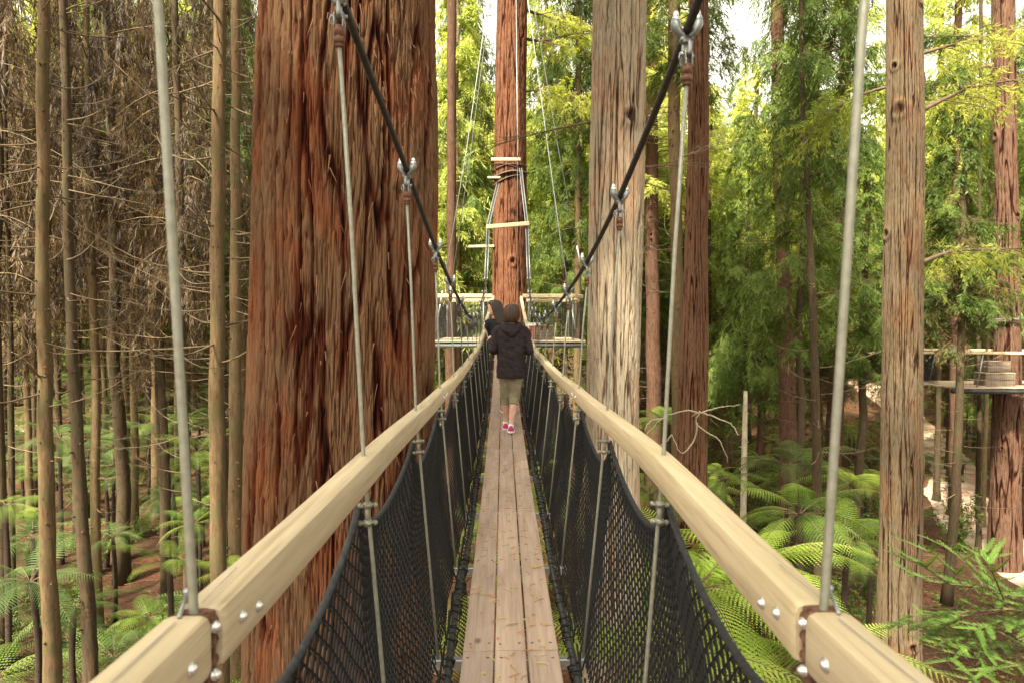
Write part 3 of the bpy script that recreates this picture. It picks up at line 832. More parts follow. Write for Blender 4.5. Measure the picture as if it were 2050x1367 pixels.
for off in (0, .55):
    o_ = Vector((off * .35, off, 0))
    ps = mid(A0 + o_, A1 + o_, .12); pr = mid(B0 + o_, B1 + o_, .15)
    if off == 0:
        mb = MB(); mb.loft([[p + Vector((.0, -.12, 0)), p + Vector((.18, .45, 0)), p + Vector((.18, .45, -.05)), p + Vector((0, -.12, -.05))] for p in ps]); mb.build('deck', M['deck_x'], br2, smooth=False)
    mb = MB(); mb.tube(pr, .045, 6); mb.build('handrail', M['rail'], br2)
    mb = MB()
    for k in range(230):
        t = k / 229; a = A0.lerp(A1, t) + o_ - Vector((0, 0, .12 * 4 * t * (1 - t))); b = B0.lerp(B1, t) + o_ - Vector((0, 0, .15 * 4 * t * (1 - t)))
        mb.tube([a, b], .006, 3, cap=False)
    for j in range(14):
        mb.tube([p.lerp(q, j / 14) for p, q in zip(ps, pr)], .006, 3, cap=False)
    mb.build('net', M['netcord'], br2, smooth=False)
# ------------------------------------------------------------------ large trunks
def hero_trunk(name, label, Y, pts, bark, nth, dzv, w, amp, seed, ztop=None, group=None, cat='tree', flare=1.0, knots=0, strips=0):
    """pts: (px, py, width px) down the trunk as the photograph shows it, at distance Y."""
    ps = [(P(px, py, Y), wd * Y / F_PX / 2 / math.hypot(1, P(px, 645, Y).x / Y)) for px, py, wd in pts]
    zz = np.array([p.z for p, _ in ps])[::-1]; xx = np.array([p.x for p, _ in ps])[::-1]; rr = np.array([r for _, r in ps])[::-1]
    zlo = CZ - .62 * Y - .3; zhi = CZ + .60 * Y + .6
    zg = gz(xx[0], Y) - .4
    ztop = ztop or max(zhi + 4, 22)
    fine = np.arange(max(zlo, zg), zhi, dzv)
    rows = np.concatenate([np.arange(zg, zlo, dzv * 4) if zlo > zg else [], fine, np.arange(zhi, ztop, dzv * 8)])
    def ext(z, a):
        s0 = (a[1] - a[0]) / (zz[1] - zz[0]); s1 = (a[-1] - a[-2]) / (zz[-1] - zz[-2])
        v = np.interp(z, zz, a)
        v = np.where(z < zz[0], a[0] + np.clip(s0, -.08, .08) * (z - zz[0]), v)
        return np.where(z > zz[-1], a[-1] + np.clip(s1, -.03, .03) * (z - zz[-1]), v)
    cx = ext(rows, xx); rad = np.maximum(ext(rows, rr), .06)
    rad = rad * (1 + flare * .45 * np.exp(-(rows - zg) / (rad.mean() * 1.6)))
    th = np.linspace(0, 2 * np.pi, nth, endpoint=False)
    r0 = rad.mean(); TH, Z = np.meshgrid(th, rows)
    ax, ay = r0 * np.cos(TH), r0 * np.sin(TH); S = seed * 13.7
    wx = perlin(ax * 1.5 + S, ay * 1.5, Z * .5) * .15; wy = perlin(ax * 1.5, ay * 1.5 + S, Z * .5 + 9) * .15
    lobes = perlin(ax * .8 / r0 + S, ay * .8 / r0, Z * .15) * .035 * r0 + perlin(ax * 1.3 + S, ay * 1.3, Z * .35 + 4) * .03
    tw = perlin(ax / w * .35 + S, ay / w * .35, Z * .8) * .9
    n1 = perlin(ax / w + wx + S, ay / w + wy + tw * .12, Z / max(w * 13, 2.2) + tw * .15)
    n2 = perlin(ax / w * 2.7 + S + 40, ay / w * 2.7 + tw * .35, Z / max(w * 5.5, .8))
    n3 = perlin(ax / w * 7 + S + 80, ay / w * 7 + tw * .5, Z / max(w * 3.2, .35))
    n5 = perlin(ax / w * 16 + S, ay / w * 16, Z / (w * 2.4))
    n4 = perlin(ax / w * 2.2 + 7, ay / w * 2.2 + S, Z / (w * .7))
    n6 = perlin(ax / w * 3.6 + S + 60, ay / w * 3.6 + tw * .3, Z / (w * 2.2)); fl = sstep(-.03, .03, n6) + sstep(.22, .26, n6)
    f1 = sstep(.015, .16, np.abs(n1)); f2 = sstep(0, .13, np.abs(n2)); f3 = np.clip(n3 * .5 + .5, 0, 1)
    ch = sstep(.06, .0, np.abs(n4)) * sstep(.35, .8, f1) * .3
    d = .46 * f1 + .22 * f2 * (.35 + .65 * f1) + .26 * sstep(0, .24, np.abs(n3)) + .16 * n5 - .14 * ch + .075 * (fl - .7)
    d = np.clip(d, 0, 1)
    Rk = rng(seed)
    disp = amp * (d - .75) + lobes
    for _ in range(knots):
        a = Rk.uniform(0, 2 * np.pi); zk = Rk.uniform(rows[0] + 1, min(rows[-1], CZ + 8)); s = Rk.uniform(.04, .10)
        da = np.angle(np.exp(1j * (TH - a))) * r0; q = np.sqrt(da**2 + ((Z - zk) * .8)**2) / s
        disp += amp * (.9 * np.exp(-(q - 1.2)**2 * 2.5) - 1.3 * np.exp(-q**2 * 2)); d = d - .5 * np.exp(-q**2 * 1.5)
    RR = rad[:, None] + disp
    X = cx[:, None] + RR * np.cos(TH); Yv = Y + RR * np.sin(TH)
    V = np.stack([X, Yv, Z], -1).reshape(-1, 3); m = len(rows)
    i = np.arange(m - 1)[:, None] * nth; k = np.arange(nth)[None, :]; k2 = (k + 1) % nth
    Fc = np.stack([i + k, i + k2, i + k2 + nth, i + k + nth], -1).reshape(-1, 4)
    root = empty(name, (float(cx[0]), Y, zg + .4)); tag(root, label, cat, group)
    me = np_mesh('trunk', V, Fc, M[bark], smooth=True, attr={'ridge': np.clip(d, 0, 1).ravel()})
    tr = link('trunk', me, root)
    if strips:
        mb = MB(); Rs = rng(seed + 5)
        for _ in range(strips):
            a = Rs.uniform(-math.pi, 0); z = Rs.uniform(max(rows[0] + .5, CZ - 5), CZ + 4)
            ii = int(np.searchsorted(rows, z)); r = rad[min(ii, m - 1)] + amp * .25 * Rs.uniform(.2, 1.0); c = np.interp(z, rows, cx)
            L = Rs.uniform(.03, .17); wd = Rs.uniform(.002, .008); tl = Rs.normal(0, .22); n = 6
            lift = Rs.uniform(.004, .035); A = []; B = []
            for t in np.linspace(0, 1, n):
                aa = a + tl * L * t / r; zz_ = z - L * t; rr_ = r + lift * t * t + .004
                ww = wd * (1 - .75 * t)
                p = Vector((c + rr_ * math.cos(aa), Y + rr_ * math.sin(aa), zz_)); tg = Vector((-math.sin(aa), math.cos(aa), 0)) * ww
                A.append(tuple(p - tg)); B.append(tuple(p + tg + Vector((math.cos(aa), math.sin(aa), 0)) * .003))
            mb.add(A + B, [(q, q + 1, q + 1 + n, q + n) for q in range(n - 1)])
        s = mb.build('bark_shreds', M['shred'], tr); s['kind'] = 'stuff'
    return root, (lambda z: (float(np.interp(z, rows, cx)), float(np.interp(z, rows, rad))))
M['shred'] = plain('bark_shred', (.14, .075, .045), .95, var=.6, scale=5)

big, _ = hero_trunk('redwood_tree', 'massive redwood with deep shaggy reddish bark close beside the left handrail', 6.25,
    [(701, -200, 336), (698, 0, 341), (694, 300, 352), (690, 600, 356), (685, 900, 362), (682, 1100, 364), (679, 1367, 364)], 'bark_big', 1100, .0115, .135, .075, 3, ztop=24, knots=7, strips=520, flare=.35)
pale, _ = hero_trunk('redwood_tree', 'pale tan redwood with light papery bark just right of the footbridge', 9.3,
    [(1243, -100, 104), (1241, 0, 106), (1236, 300, 107), (1230, 600, 108), (1226, 850, 110), (1225, 1050, 116)], 'bark_pale', 460, .017, .075, .034, 11, knots=6, strips=160)
end, _ = hero_trunk('redwood_tree', 'orange-red redwood at the far end of the footbridge, strapped and ringed by the platform', 19.2,
    [(1027, -100, 58), (1026, 0, 59), (1023, 150, 60), (1021, 300, 62), (1019, 600, 68), (1016, 900, 72)], 'bark_end', 200, .035, .11, .05, 21, ztop=26, knots=7)
redt, _ = hero_trunk('redwood_tree', 'slim red-brown redwood rising right of the pale tan trunk', 14.0,
    [(1399, -100, 38), (1399, 0, 39), (1397, 300, 42), (1393, 600, 50), (1384, 900, 66), (1382, 960, 68)], 'bark_red', 260, .026, .07, .034, 31, ztop=22, knots=8)
rt, rtf = hero_trunk('redwood_tree', 'straight brown redwood with even ridged bark standing behind the right handrail', 12.0,
    [(1811, -100, 74), (1811, 0, 76), (1812, 300, 78), (1808, 700, 84), (1803, 1000, 92), (1799, 1300, 98)], 'bark_right', 420, .019, .062, .030, 41, ztop=20, knots=9, strips=120)
pt, ptf = hero_trunk('redwood_tree', 'redwood carrying the boxed platform, shaded dark red below the boards and greyish above', 23.9,
    [(2010, -60, 44), (2010, 0, 45), (2013, 300, 48), (2017, 600, 54), (2017, 770, 60), (2013, 1000, 68), (2011, 1160, 78)], 'bark_red_shaded', 240, .04, .15, .055, 51, ztop=30, knots=8, flare=.5)
m = MB(); c = P(2016, 640, 23.9)
for k in range(2):
    m.tube([(c.x + .52 * math.cos(a), 23.9 + .52 * math.sin(a), c.z + .06 * math.cos(a + k * 2) - k * .05) for a in np.linspace(0, 2 * math.pi, 33)], .045, 6, cap=False)
m.build('strap', M['strap'], plat2)

# ------------------------------------------------------------------ limbs for the nearer trees
def limb_path(p0, d0, L, bend, n=9, R=None, wob=.05):
    p = Vector(p0); d = Vector(d0).normalized(); pts = [p.copy()]; st = L / (n - 1)
    for i in range(n - 1):
        d = (d + Vector(bend) * (1 / (n - 1)) + Vector(R.normal(0, wob, 3))).normalized()
        p = p + d * st; pts.append(p.copy())
    return pts
def dead_limbs(mb, base, rfun, z0, z1, count, Lr, R, mat=0, thick=.014, up=.9, side_bias=None, done=None):
    for _ in range(count):
        if done: mb = MB()
        z = R.uniform(z0, z1); a = R.uniform(0, 2 * math.pi)
        if side_bias is not None and R.random() < .6: a = side_bias + R.normal(0, .7)
        cx, cy, r = rfun(z); L = R.uniform(*Lr)
        d = Vector((math.cos(a), math.sin(a), R.uniform(-.35, .15)))
        pts = limb_path((cx + math.cos(a) * r * .7, cy + math.sin(a) * r * .7, z), d, L, (R.normal(0, .25), R.normal(0, .25), up * R.uniform(.3, 1.3)), 9, R, .07)
        t0 = thick * R.uniform(.6, 1.2) * (.5 + L / 3)
        rad = [t0 * (1 - .82 * i / 8) for i in range(9)]
        mb.tube(pts, rad, 5, mat, cap=False)
        for _k in range(R.integers(1, 5)):
            i = R.integers(3, 8); q = pts[i]; dd = (pts[i] - pts[i - 1]).normalized()
            s = dd + Vector(R.normal(0, .55, 3)); s.z += .1
            pp = limb_path(q, s, L * R.uniform(.12, .38), (0, 0, .4), 5, R, .12)
            mb.tube(pp, [rad[i] * .7 * (1 - .18 * j) for j in range(5)], 4, mat, cap=False)
        if done: done(mb)

def slim_tree(name, label, Y, pts, mat, limbs=14, Lr=(.6, 2.2), seed=1, group=None, ztop=None, limb_mat='twig', zl=None, up=.9, bias=None, stubs=30, crown=None):
    ps = [(P(px, py, Y), wd * Y / F_PX / 2 / math.hypot(1, P(px, 645, Y).x / Y)) for px, py, wd in pts]
    root = None; R = rng(seed)
    zz = [p.z for p, _ in ps][::-1]; xx = [p.x for p, _ in ps][::-1]; rr = [r for _, r in ps][::-1]
    zg = gz(xx[0], Y); ztop = ztop or CZ + .6 * Y + 3
    rows = np.arange(zg - .2, ztop, .28)
    sl = (xx[-1] - xx[0]) / (zz[-1] - zz[0])
    cx = np.where(rows < zz[0], xx[0] + sl * .5 * (rows - zz[0]), np.where(rows > zz[-1], xx[-1] + sl * .5 * (rows - zz[-1]), np.interp(rows, zz, xx)))
    rad = np.interp(rows, zz, rr) * (1 + .5 * np.exp(-(rows - zg) / .35))
    wy = np.cumsum(R.normal(0, .012, len(rows)))
    n = 18; mb = MB(); rings = []
    for i, z in enumerate(rows):
        rings.append([(cx[i] + rad[i] * (1 + .07 * math.sin(a * 3 + z * 2.3) + R.normal(0, .015)) * math.cos(a), Y + wy[i] + rad[i] * (1 + .07 * math.sin(a * 2 + z)) * math.sin(a), z) for a in [2 * math.pi * k / n for k in range(n)]])
    mb.loft(rings)
    for _ in range(stubs):        # short broken stubs and knots
        z = R.uniform(max(zg + .5, CZ - .5 * Y), min(ztop, CZ + .55 * Y)); i = min(int((z - rows[0]) / .28), len(rows) - 1); a = R.uniform(-math.pi, 0)
        p = Vector((cx[i] + rad[i] * .85 * math.cos(a), Y + rad[i] * .85 * math.sin(a), z))
        mb.tube([p, p + Vector((math.cos(a), math.sin(a), R.uniform(-.2, .3))) * R.uniform(.03, .09) ], [rad[i] * .20, rad[i] * .10], 6)
    root = empty(name, (float(cx[0]), Y, zg)); tag(root, label, 'tree', group)
    mb.build('trunk', M[mat], root)
    if limbs:
        zl = zl or (max(zg + 2, CZ - .4 * Y), min(ztop, CZ + .55 * Y))
        dead_limbs(None, None, lambda z: (float(np.interp(z, rows, cx)), Y, float(np.interp(z, rows, rad))), zl[0], zl[1], limbs, Lr, R, up=up, side_bias=bias, done=lambda m_: m_.build('limb', M[limb_mat], root))
    if crown: LATE.append((root, crown))
    return root
LATE = []
slim_tree('pine_tree', 'light tan knotty trunk nearest the left edge of the view', 13.0, [(82, -80, 25), (84, 200, 26), (84, 500, 28), (90, 800, 31), (96, 1100, 35), (104, 1367, 41)], 'bark_pine', 34, (.8, 2.8), 101, zl=(6.5, 16))
slim_tree('pine_tree', 'darker leaning trunk just right of the light tan knotty one', 14.5, [(127, -80, 18), (129, 200, 19), (131, 500, 22), (140, 700, 24), (158, 1000, 28), (178, 1300, 33)], 'bark_pine_dark', 26, (.8, 2.6), 102, zl=(7, 16), bias=0)
slim_tree('pine_tree', 'straight olive-tan trunk with many bare limbs left of the massive redwood', 12.5, [(441, -80, 25), (440, 200, 26), (437, 500, 29), (437, 800, 31), (440, 1100, 34), (445, 1367, 37)], 'bark_pine', 44, (1.0, 3.2), 103, zl=(7.2, 16), bias=math.pi)
slim_tree('pine_tree', 'tan trunk tucked between the olive-tan trunk and the massive redwood', 16.0, [(468, -80, 18), (467, 300, 20), (466, 600, 23), (468, 900, 27), (470, 1200, 30)], 'bark_pine', 22, (.8, 2.2), 104, zl=(8, 16), bias=0)
slim_tree('pine_tree', 'thin brown trunk ending at a fern clump behind the left hanger rod', 21.5, [(318, 100, 13), (318, 440, 15), (318, 700, 18), (326, 1000, 20), (331, 1120, 24)], 'bark_pine_dark', 20, (.8, 2.4), 105, zl=(8, 18))
slim_tree('pine_tree', 'very thin trunk through the ferns between the two leftmost pairs of trunks', 27, [(193, 0, 8), (192, 500, 10), (190, 900, 13)], 'bark_pine_dark', 10, (.8, 2), 106)
slim_tree('conifer_tree', 'thin greyish trunk half hidden behind the slim red-brown redwood', 18.0, [(1350, -100, 24), (1350, 200, 24), (1355, 500, 24), (1357, 900, 26)], 'bark_pine', 26, (.8, 2.6), 107, zl=(9, 17), bias=math.pi, crown=('green', CZ + 6.5, 9, .8))
slim_tree('conifer_tree', 'slender olive trunk above the fern clumps right of the slim redwood', 17.0, [(1610, 200, 9), (1628, 500, 14), (1636, 700, 17), (1640, 1000, 20)], 'bark_pine_dark', 22, (.8, 2.8), 108, zl=(5, 12), crown=('green', CZ + 3.6, 8, .6), ztop=CZ + 9)
slim_tree('conifer_tree', 'broad mossy dark trunk standing behind the upper fern clump', 24.0, [(1560, 200, 26), (1572, 600, 30), (1578, 800, 36), (1580, 1000, 42)], 'bark_far', 10, (.8, 2.2), 109, crown=('green', CZ + 5.5, 12, .9))
slim_tree('redwood_tree', 'dark red trunk crossed by the distant second footbridge', 27.0, [(1690, 300, 24), (1685, 550, 30), (1676, 750, 34), (1668, 920, 38)], 'bark_far', 14, (.8, 2.6), 110, crown=('yellow', CZ + 5, 14, 1.0))
slim_tree('bare_pole_tree', 'bleached thin dead trunk with short stubs, right of the slim redwood', 21.0, [(1491, 770, 8), (1490, 860, 11), (1489, 970, 13)], 'bark_white', 9, (.3, .9), 111, ztop=P(1491, 768, 21).z, zl=(4.0, 6.4))
slim_tree('pine_tree', 'reddish trunk with a pale mossy foot beside the sunlit path', 31.0, [(1915, 200, 16), (1912, 600, 20), (1911, 900, 24), (1912, 1035, 28)], 'bark_far', 6, (.8, 2), 112, crown=('yellow', CZ + 3, 16, 1.0))
slim_tree('pine_tree', 'thin dark trunk between the mossy-footed tree and the platform redwood', 25.5, [(1962, 400, 8), (1962, 800, 10), (1960, 1095, 13)], 'bark_pine_dark', 6, (.8, 2), 113)
slim_tree('pine_tree', 'pale slender trunk almost touching the dark platform redwood', 29, [(1977, 600, 7), (1974, 800, 9), (1968, 1060, 11)], 'bark_pine', 4, (.8, 2), 114)
slim_tree('pine_tree', 'short-looking dark trunk just right of the straight brown redwood', 33, [(1878, 500, 11), (1877, 800, 12), (1875, 1010, 15)], 'bark_pine_dark', 6, (.8, 2), 115)
slim_tree('redwood_tree', 'ruddy trunk seen under the end platform left of its redwood', 26, [(904, 500, 18), (903, 700, 22), (902, 900, 24)], 'bark_far', 6, (.8, 2), 116)
slim_tree('pine_tree', 'pale sunlit trunk seen under the right part of the end platform', 25, [(1158, 300, 12), (1156, 690, 14), (1154, 900, 16)], 'bark_pine', 18, (.8, 2.4), 117, crown=('green', CZ + 3.2, 12, .9))
slim_tree('redwood_tree', 'dark red trunk immediately right of the pale tan redwood', 24, [(1305, 100, 22), (1307, 600, 28), (1310, 900, 32)], 'bark_far', 12, (.8, 2.4), 118, crown=('yellow', CZ + 4, 12, .9))
# ------------------------------------------------------------------ foliage
def spray_leaves(base, direc, length, width, R, nleaf, spread, droop):
    """Vectorised: for each spray (base, direction) a fan of narrow leaves. Returns triangles (n,3,3)."""
    n = len(base)
    t = R.random((n, nleaf, 1))
    up = np.array([0, 0, 1.])
    d = direc / np.linalg.norm(direc, axis=1)[:, None]
    side = np.cross(d, up); side /= np.linalg.norm(side, axis=1)[:, None] + 1e-9
    nrm = np.cross(side, d)
    pos = base[:, None, :] + d[:, None, :] * t * length[:, None, None] - up * (droop * (t ** 2) * length[:, None, None])
    sg = np.where(R.random((n, nleaf, 1)) < .5, -1, 1)
    ld = d[:, None, :] * R.uniform(.3, 1.1, (n, nleaf, 1)) + side[:, None, :] * sg * R.uniform(.3, 1.0, (n, nleaf, 1)) * spread + nrm[:, None, :] * R.normal(0, .25, (n, nleaf, 1)) - up * R.uniform(0, droop * 1.4, (n, nleaf, 1))
    ld /= np.linalg.norm(ld, axis=2)[..., None]
    ln = length[:, None, None] * R.uniform(.25, .6, (n, nleaf, 1)); w = width * R.uniform(.6, 1.4, (n, nleaf, 1))
    pn = np.cross(ld, nrm[:, None, :] + R.normal(0, .4, (n, nleaf, 3))); pn /= np.linalg.norm(pn, axis=2)[..., None] + 1e-9
    a = pos - pn * w / 2; b = pos + pn * w / 2; mid = pos + ld * ln * .55; tip = pos + ld * ln
    q = np.stack([pos, mid + pn * w / 2, tip, mid - pn * w / 2], 2)
    return q.reshape(-1, 4, 3)

def crown_proto(seed, H, Rm, mats, nb=80, sprays=16, leaf=(.34, .03), nleaf=22, droop=.5, shape='cone', spread=.9, bare=.15, tilt=-.1, dead=0.0):
    """Crown from z=0 to z=H round the axis: limbs carrying drooping leafy sprays; clumps and gaps vary."""
    R = rng(seed); tw = MB(); B = []; D = []; L = []
    for i in range(nb):
        h = H * (i + R.random()) / nb; f = h / H
        prof = {'cone': (1 - f) ** .75 * (.55 + .45 * min(1, f * 6)), 'round': math.sin(math.pi * (.12 + .85 * f)) ** .6, 'column': .75 * (1 - f ** 4) * (.7 + .3 * min(1, f * 5))}[shape]
        Lb = Rm * prof * R.uniform(.55, 1.15)
        if R.random() < bare: Lb *= .45
        a = i * 2.399 + R.normal(0, .5)
        d = Vector((math.cos(a), math.sin(a), R.uniform(-.1, .35) + tilt))
        pts = limb_path((0, 0, h), d, max(Lb, .3), (R.normal(0, .2), R.normal(0, .2), -.45 * droop), 7, R, .06)
        tw.tube(pts, [.022 * (.3 + Lb / Rm) * (1 - .13 * k) for k in range(7)], 4, 1, cap=False)
        if R.random() < dead: continue
        ns = max(3, int(sprays * (.35 + Lb / Rm)))
        for s in range(ns):
            t = R.uniform(.18, 1.0) ** .8; k = min(int(t * 6), 5); u = t * 6 - k
            p = pts[k].lerp(pts[k + 1], u); dd = (pts[k + 1] - pts[k]).normalized()
            sd = Vector((-dd.y, dd.x, 0)) * (1 if s % 2 else -1)
            q = dd * R.uniform(.3, 1) + sd * R.uniform(.2, 1.1) + Vector((0, 0, -droop * R.uniform(.1, 1.2)))
            B.append(p); D.append(q); L.append(leaf[0] * R.uniform(1.2, 2.8) * (1.15 - .4 * t))
    q = spray_leaves(np.array(B), np.array(D), np.array(L), leaf[1], R, nleaf, spread, droop)
    nv = len(tw.v)
    V = np.concatenate([np.array(tw.v), q.reshape(-1, 3)])
    F1 = np.array(tw.f); F2 = np.arange(len(q) * 4).reshape(-1, 4) + nv
    me = np_mesh('crown', V, np.concatenate([F1, F2]), mats, mat_idx=np.concatenate([np.ones(len(F1), int), np.zeros(len(F2), int)]))
    return me
CR = {}
for k, lf, tw_ in (('green', 'leaf_green', 'twig_dark'), ('yellow', 'leaf_yellow', 'twig_dark'), ('brown', 'leaf_brown', 'twig'), ('mixed', 'leaf_mixed', 'twig')):
    mt = [M[lf], M[tw_]]
    if k == 'brown':
        CR[k] = [crown_proto(200 + i, 14, 3.0, mt, 84, 17, (.30, .022), 20, 1.2, 'column', bare=.35, dead=.25, spread=.6) for i in range(3)]
    elif k == 'mixed':
        CR[k] = [crown_proto(220 + i, 10, 2.4, mt, 80, 16, (.28, .026), 20, .9, 'round', bare=.2, dead=.2) for i in range(2)]
    elif k == 'yellow':
        CR[k] = [crown_proto(240 + i, 14, 3.4, mt, 95, 20, (.33, .045), 20, .55, ('cone', 'column')[i % 2], bare=.15, tilt=.1) for i in range(3)]
    else:
        CR[k] = [crown_proto(260 + i, 14, 3.0, mt, 95, 20, (.32, .032), 24, .9, ('cone', 'column')[i % 2], bare=.15) for i in range(3)]

def thin_trunk_proto(seed, H, r, mat):
    R = rng(seed); mb = MB(); pts = []; x = y = 0
    for i in range(16):
        pts.append((x, y, H * i / 15)); x += R.normal(0, .05); y += R.normal(0, .05)
    mb.tube(pts, [r * (1 - .6 * i / 15) * (1.35 if i == 0 else 1) for i in range(16)], 10)
    me = mb.mesh('trunk'); me.materials.append(M[mat])
    lb = MB()
    dead_limbs(lb, None, lambda z: (float(np.interp(z, [p[2] for p in pts], [p[0] for p in pts])), float(np.interp(z, [p[2] for p in pts], [p[1] for p in pts])), r * (1 - .6 * z / H)), 2.5, H * .75, 42, (.5, 2.3), R, thick=.013, up=.7)
    ml = lb.mesh('limbs'); ml.materials.append(M['twig'])
    return me, ml
TP = {k: [thin_trunk_proto(300 + 10 * j + i, 24, .16 + .03 * i, m_) for i in range(3)] for j, (k, m_) in enumerate((('dark', 'bark_pine_dark'), ('tan', 'bark_pine'), ('red', 'bark_far')))}
def child(name, me, root, loc=(0, 0, 0), rz_=0, sc=(1, 1, 1)):
    o = bpy.data.objects.new(name, me); COL.objects.link(o); o.parent = root; o.location = loc; o.rotation_euler = (0, 0, rz_); o.scale = sc
    return o
def add_crown(root, kind, idx, z0, H, wide, R):
    """z0: height of the crown's foot above the root."""
    me = CR[kind][idx % len(CR[kind])]; h0 = 10 if kind == 'mixed' else 14
    return child('crown', me, root, (0, 0, z0), R.uniform(0, 6.28), (wide, wide, H / h0))
placed = []
for _r, (_k, _z, _h, _w) in LATE: add_crown(_r, _k, 1, _z - _r.location.z, _h, _w, rng(int(_z * 10)))
def forest_tree(name, label, group, x, y, tk, kinds, R, z0, H, wide=1.0, ts=1.0, low=None, limbs=True):
    zg = gz(x, y) - .1
    root = empty(name, (x, y, zg)); tag(root, label, 'tree', group)
    tm, lm = TP[tk][R.integers(0, 3)]; rot = R.uniform(0, 6.28)
    hz = (z0 + H) / 24 * .97
    child('trunk', tm, root, (0, 0, 0), rot, (ts, ts, max(hz, .6)))
    if limbs: child('limbs', lm, root, (0, 0, 0), rot, (1, 1, max(hz, .6)))
    add_crown(root, kinds, R.integers(0, 3), z0, H, wide, R)
    if low: add_crown(root, low[0], R.integers(0, 3), low[1], low[2], low[3], R)
    placed.append((x, y)); return root

# individually placed conifers that the photograph singles out
R = rng(900)
def at(px, Y): return P(px, 645, Y).x
forest_tree('conifer_tree', 'tall dark green conifer with a pointed leafy crown right of the slim redwood', None, at(1600, 21), 21, 'dark', 'green', R, CZ - .2, 9.5, .85, .7)
forest_tree('conifer_tree', 'green drooping conifer filling the gap left of the straight brown redwood', None, at(1725, 25), 25, 'dark', 'green', R, CZ - 1.2, 9, .8, .8)
forest_tree('conifer_tree', 'green conifer with orange-tinged sprays right of the straight brown redwood', None, at(1905, 21), 21, 'dark', 'green', R, CZ + .4, 8, .75, .8, low=('mixed', CZ - .6, 5, .7))
forest_tree('conifer_tree', 'shaggy green conifer behind the platform redwood at the right edge', None, at(2060, 28), 28, 'red', 'green', R, CZ + .8, 13, 1.0, .9)
forest_tree('conifer_tree', 'bushy green conifer between the slim redwood and the pointed dark one', None, at(1490, 27), 27, 'dark', 'green', R, CZ - 2.2, 11, .9, .8, low=('mixed', CZ - 3.5, 6, .9))
forest_tree('conifer_tree', 'deep green conifer just left of the pale tan redwood', None, at(1130, 32), 32, 'dark', 'green', R, CZ - 0.5, 10, .75, .8, low=('brown', CZ - 4.5, 7, .8))
forest_tree('conifer_tree', 'soft lime-green conifer just right of the massive redwood', None, at(915, 34), 34, 'tan', 'yellow', R, CZ - 1, 20, 1.05, .9, low=('brown', CZ - 4, 7, .9))
forest_tree('conifer_tree', 'airy yellow-green tree behind the end redwood, to its right', None, at(1090, 42), 42, 'tan', 'yellow', R, CZ + 2, 24, 1.3, .9)

def zone(n, x0, x1, Y0, Y1, mk, seed, mind=1.7):
    R = rng(seed); k = 0; tries = 0
    heroes = [(-1.5, 6.2), (.1, 19.2), (17.4, 23.9)]
    while k < n and tries < n * 60:
        tries += 1
        Y = math.sqrt(R.uniform(Y0**2, Y1**2)); px = R.uniform(x0, x1); x = P(px, 645, Y).x
        if any((x - a)**2 + (Y - b)**2 < mind**2 for a, b in placed) or any((x - a)**2 + (Y - b)**2 < 9 for a, b in heroes): continue
        if 14 < x < 22 and 14 < Y < 36: continue
        mk(x, Y, R, px); k += 1
def mk_left(x, Y, R, px):
    far = Y > 42
    if far:
        forest_tree('pine_tree', 'distant slender trunk under yellow-green foliage beyond the brown trees on the left', 'far slender trees at left', x, Y, 'tan' if R.random() < .4 else 'dark', 'yellow', R, R.uniform(6, 11), R.uniform(20, 30), R.uniform(1.0, 1.5), R.uniform(.7, 1.1), low=('green', R.uniform(1, 4), 7, .9) if R.random() < .5 else None)
    else:
        gr = R.random() < .25
        forest_tree('pine_tree', 'slim trunk carrying greener sprays among the brown-needled trees at left' if gr else 'slim dim trunk under hanging brown dead foliage in the gloom at left', 'green-sprayed trees among the brown ones at left' if gr else 'brown-needled trees at left', x, Y, 'dark' if R.random() < .7 else 'tan', 'green' if gr else 'brown', R, CZ + R.uniform(-1.2, 2.5), R.uniform(12, 18), R.uniform(.8, 1.15), R.uniform(.6, 1.1))
zone(36, -60, 500, 17, 40, mk_left, 501)
zone(42, -80, 520, 43, 74, mk_left, 502)
def mk_mid(x, Y, R, px):
    forest_tree('conifer_tree', 'sunlit yellow-green tree in the bright backdrop beyond the end platform', 'bright trees beyond the end platform', x, Y, 'tan' if R.random() < .5 else 'dark', 'yellow' if R.random() < .93 else 'green', R, R.uniform(4, 9), R.uniform(16, 24), R.uniform(1.0, 1.5), R.uniform(.7, 1.1), low=('brown', R.uniform(2, 6), 7, 1.0) if R.random() < .6 else None)
zone(26, 840, 1200, 29, 72, mk_mid, 503)
def mk_right(x, Y, R, px):
    if Y < 40:
        forest_tree('conifer_tree', 'mid-distance green conifer with twiggy brown lower boughs at right', 'green conifers at right', x, Y, ('dark', 'red', 'tan')[R.integers(0, 3)], 'green' if R.random() < .5 else 'yellow', R, CZ + R.uniform(-1, 3), R.uniform(6, 11), R.uniform(.7, 1.0), R.uniform(.6, 1.2), low=('mixed' if R.random() < .5 else 'brown', CZ - R.uniform(3, 5), 6, .8))
    else:
        forest_tree('conifer_tree', 'far yellow-green tree filling the bright backdrop at right', 'bright far trees at right', x, Y, ('dark', 'red', 'tan')[R.integers(0, 3)], 'yellow' if R.random() < .9 else 'green', R, R.uniform(6, 12), R.uniform(13, 19), R.uniform(1.0, 1.5), R.uniform(.8, 1.5), low=('brown', R.uniform(2, 5), 7, 1.0) if R.random() < .4 else None)
zone(26, 1200, 2130, 26, 40, mk_right, 504, 2.4)
zone(46, 1180, 2140, 41, 74, mk_right, 505)

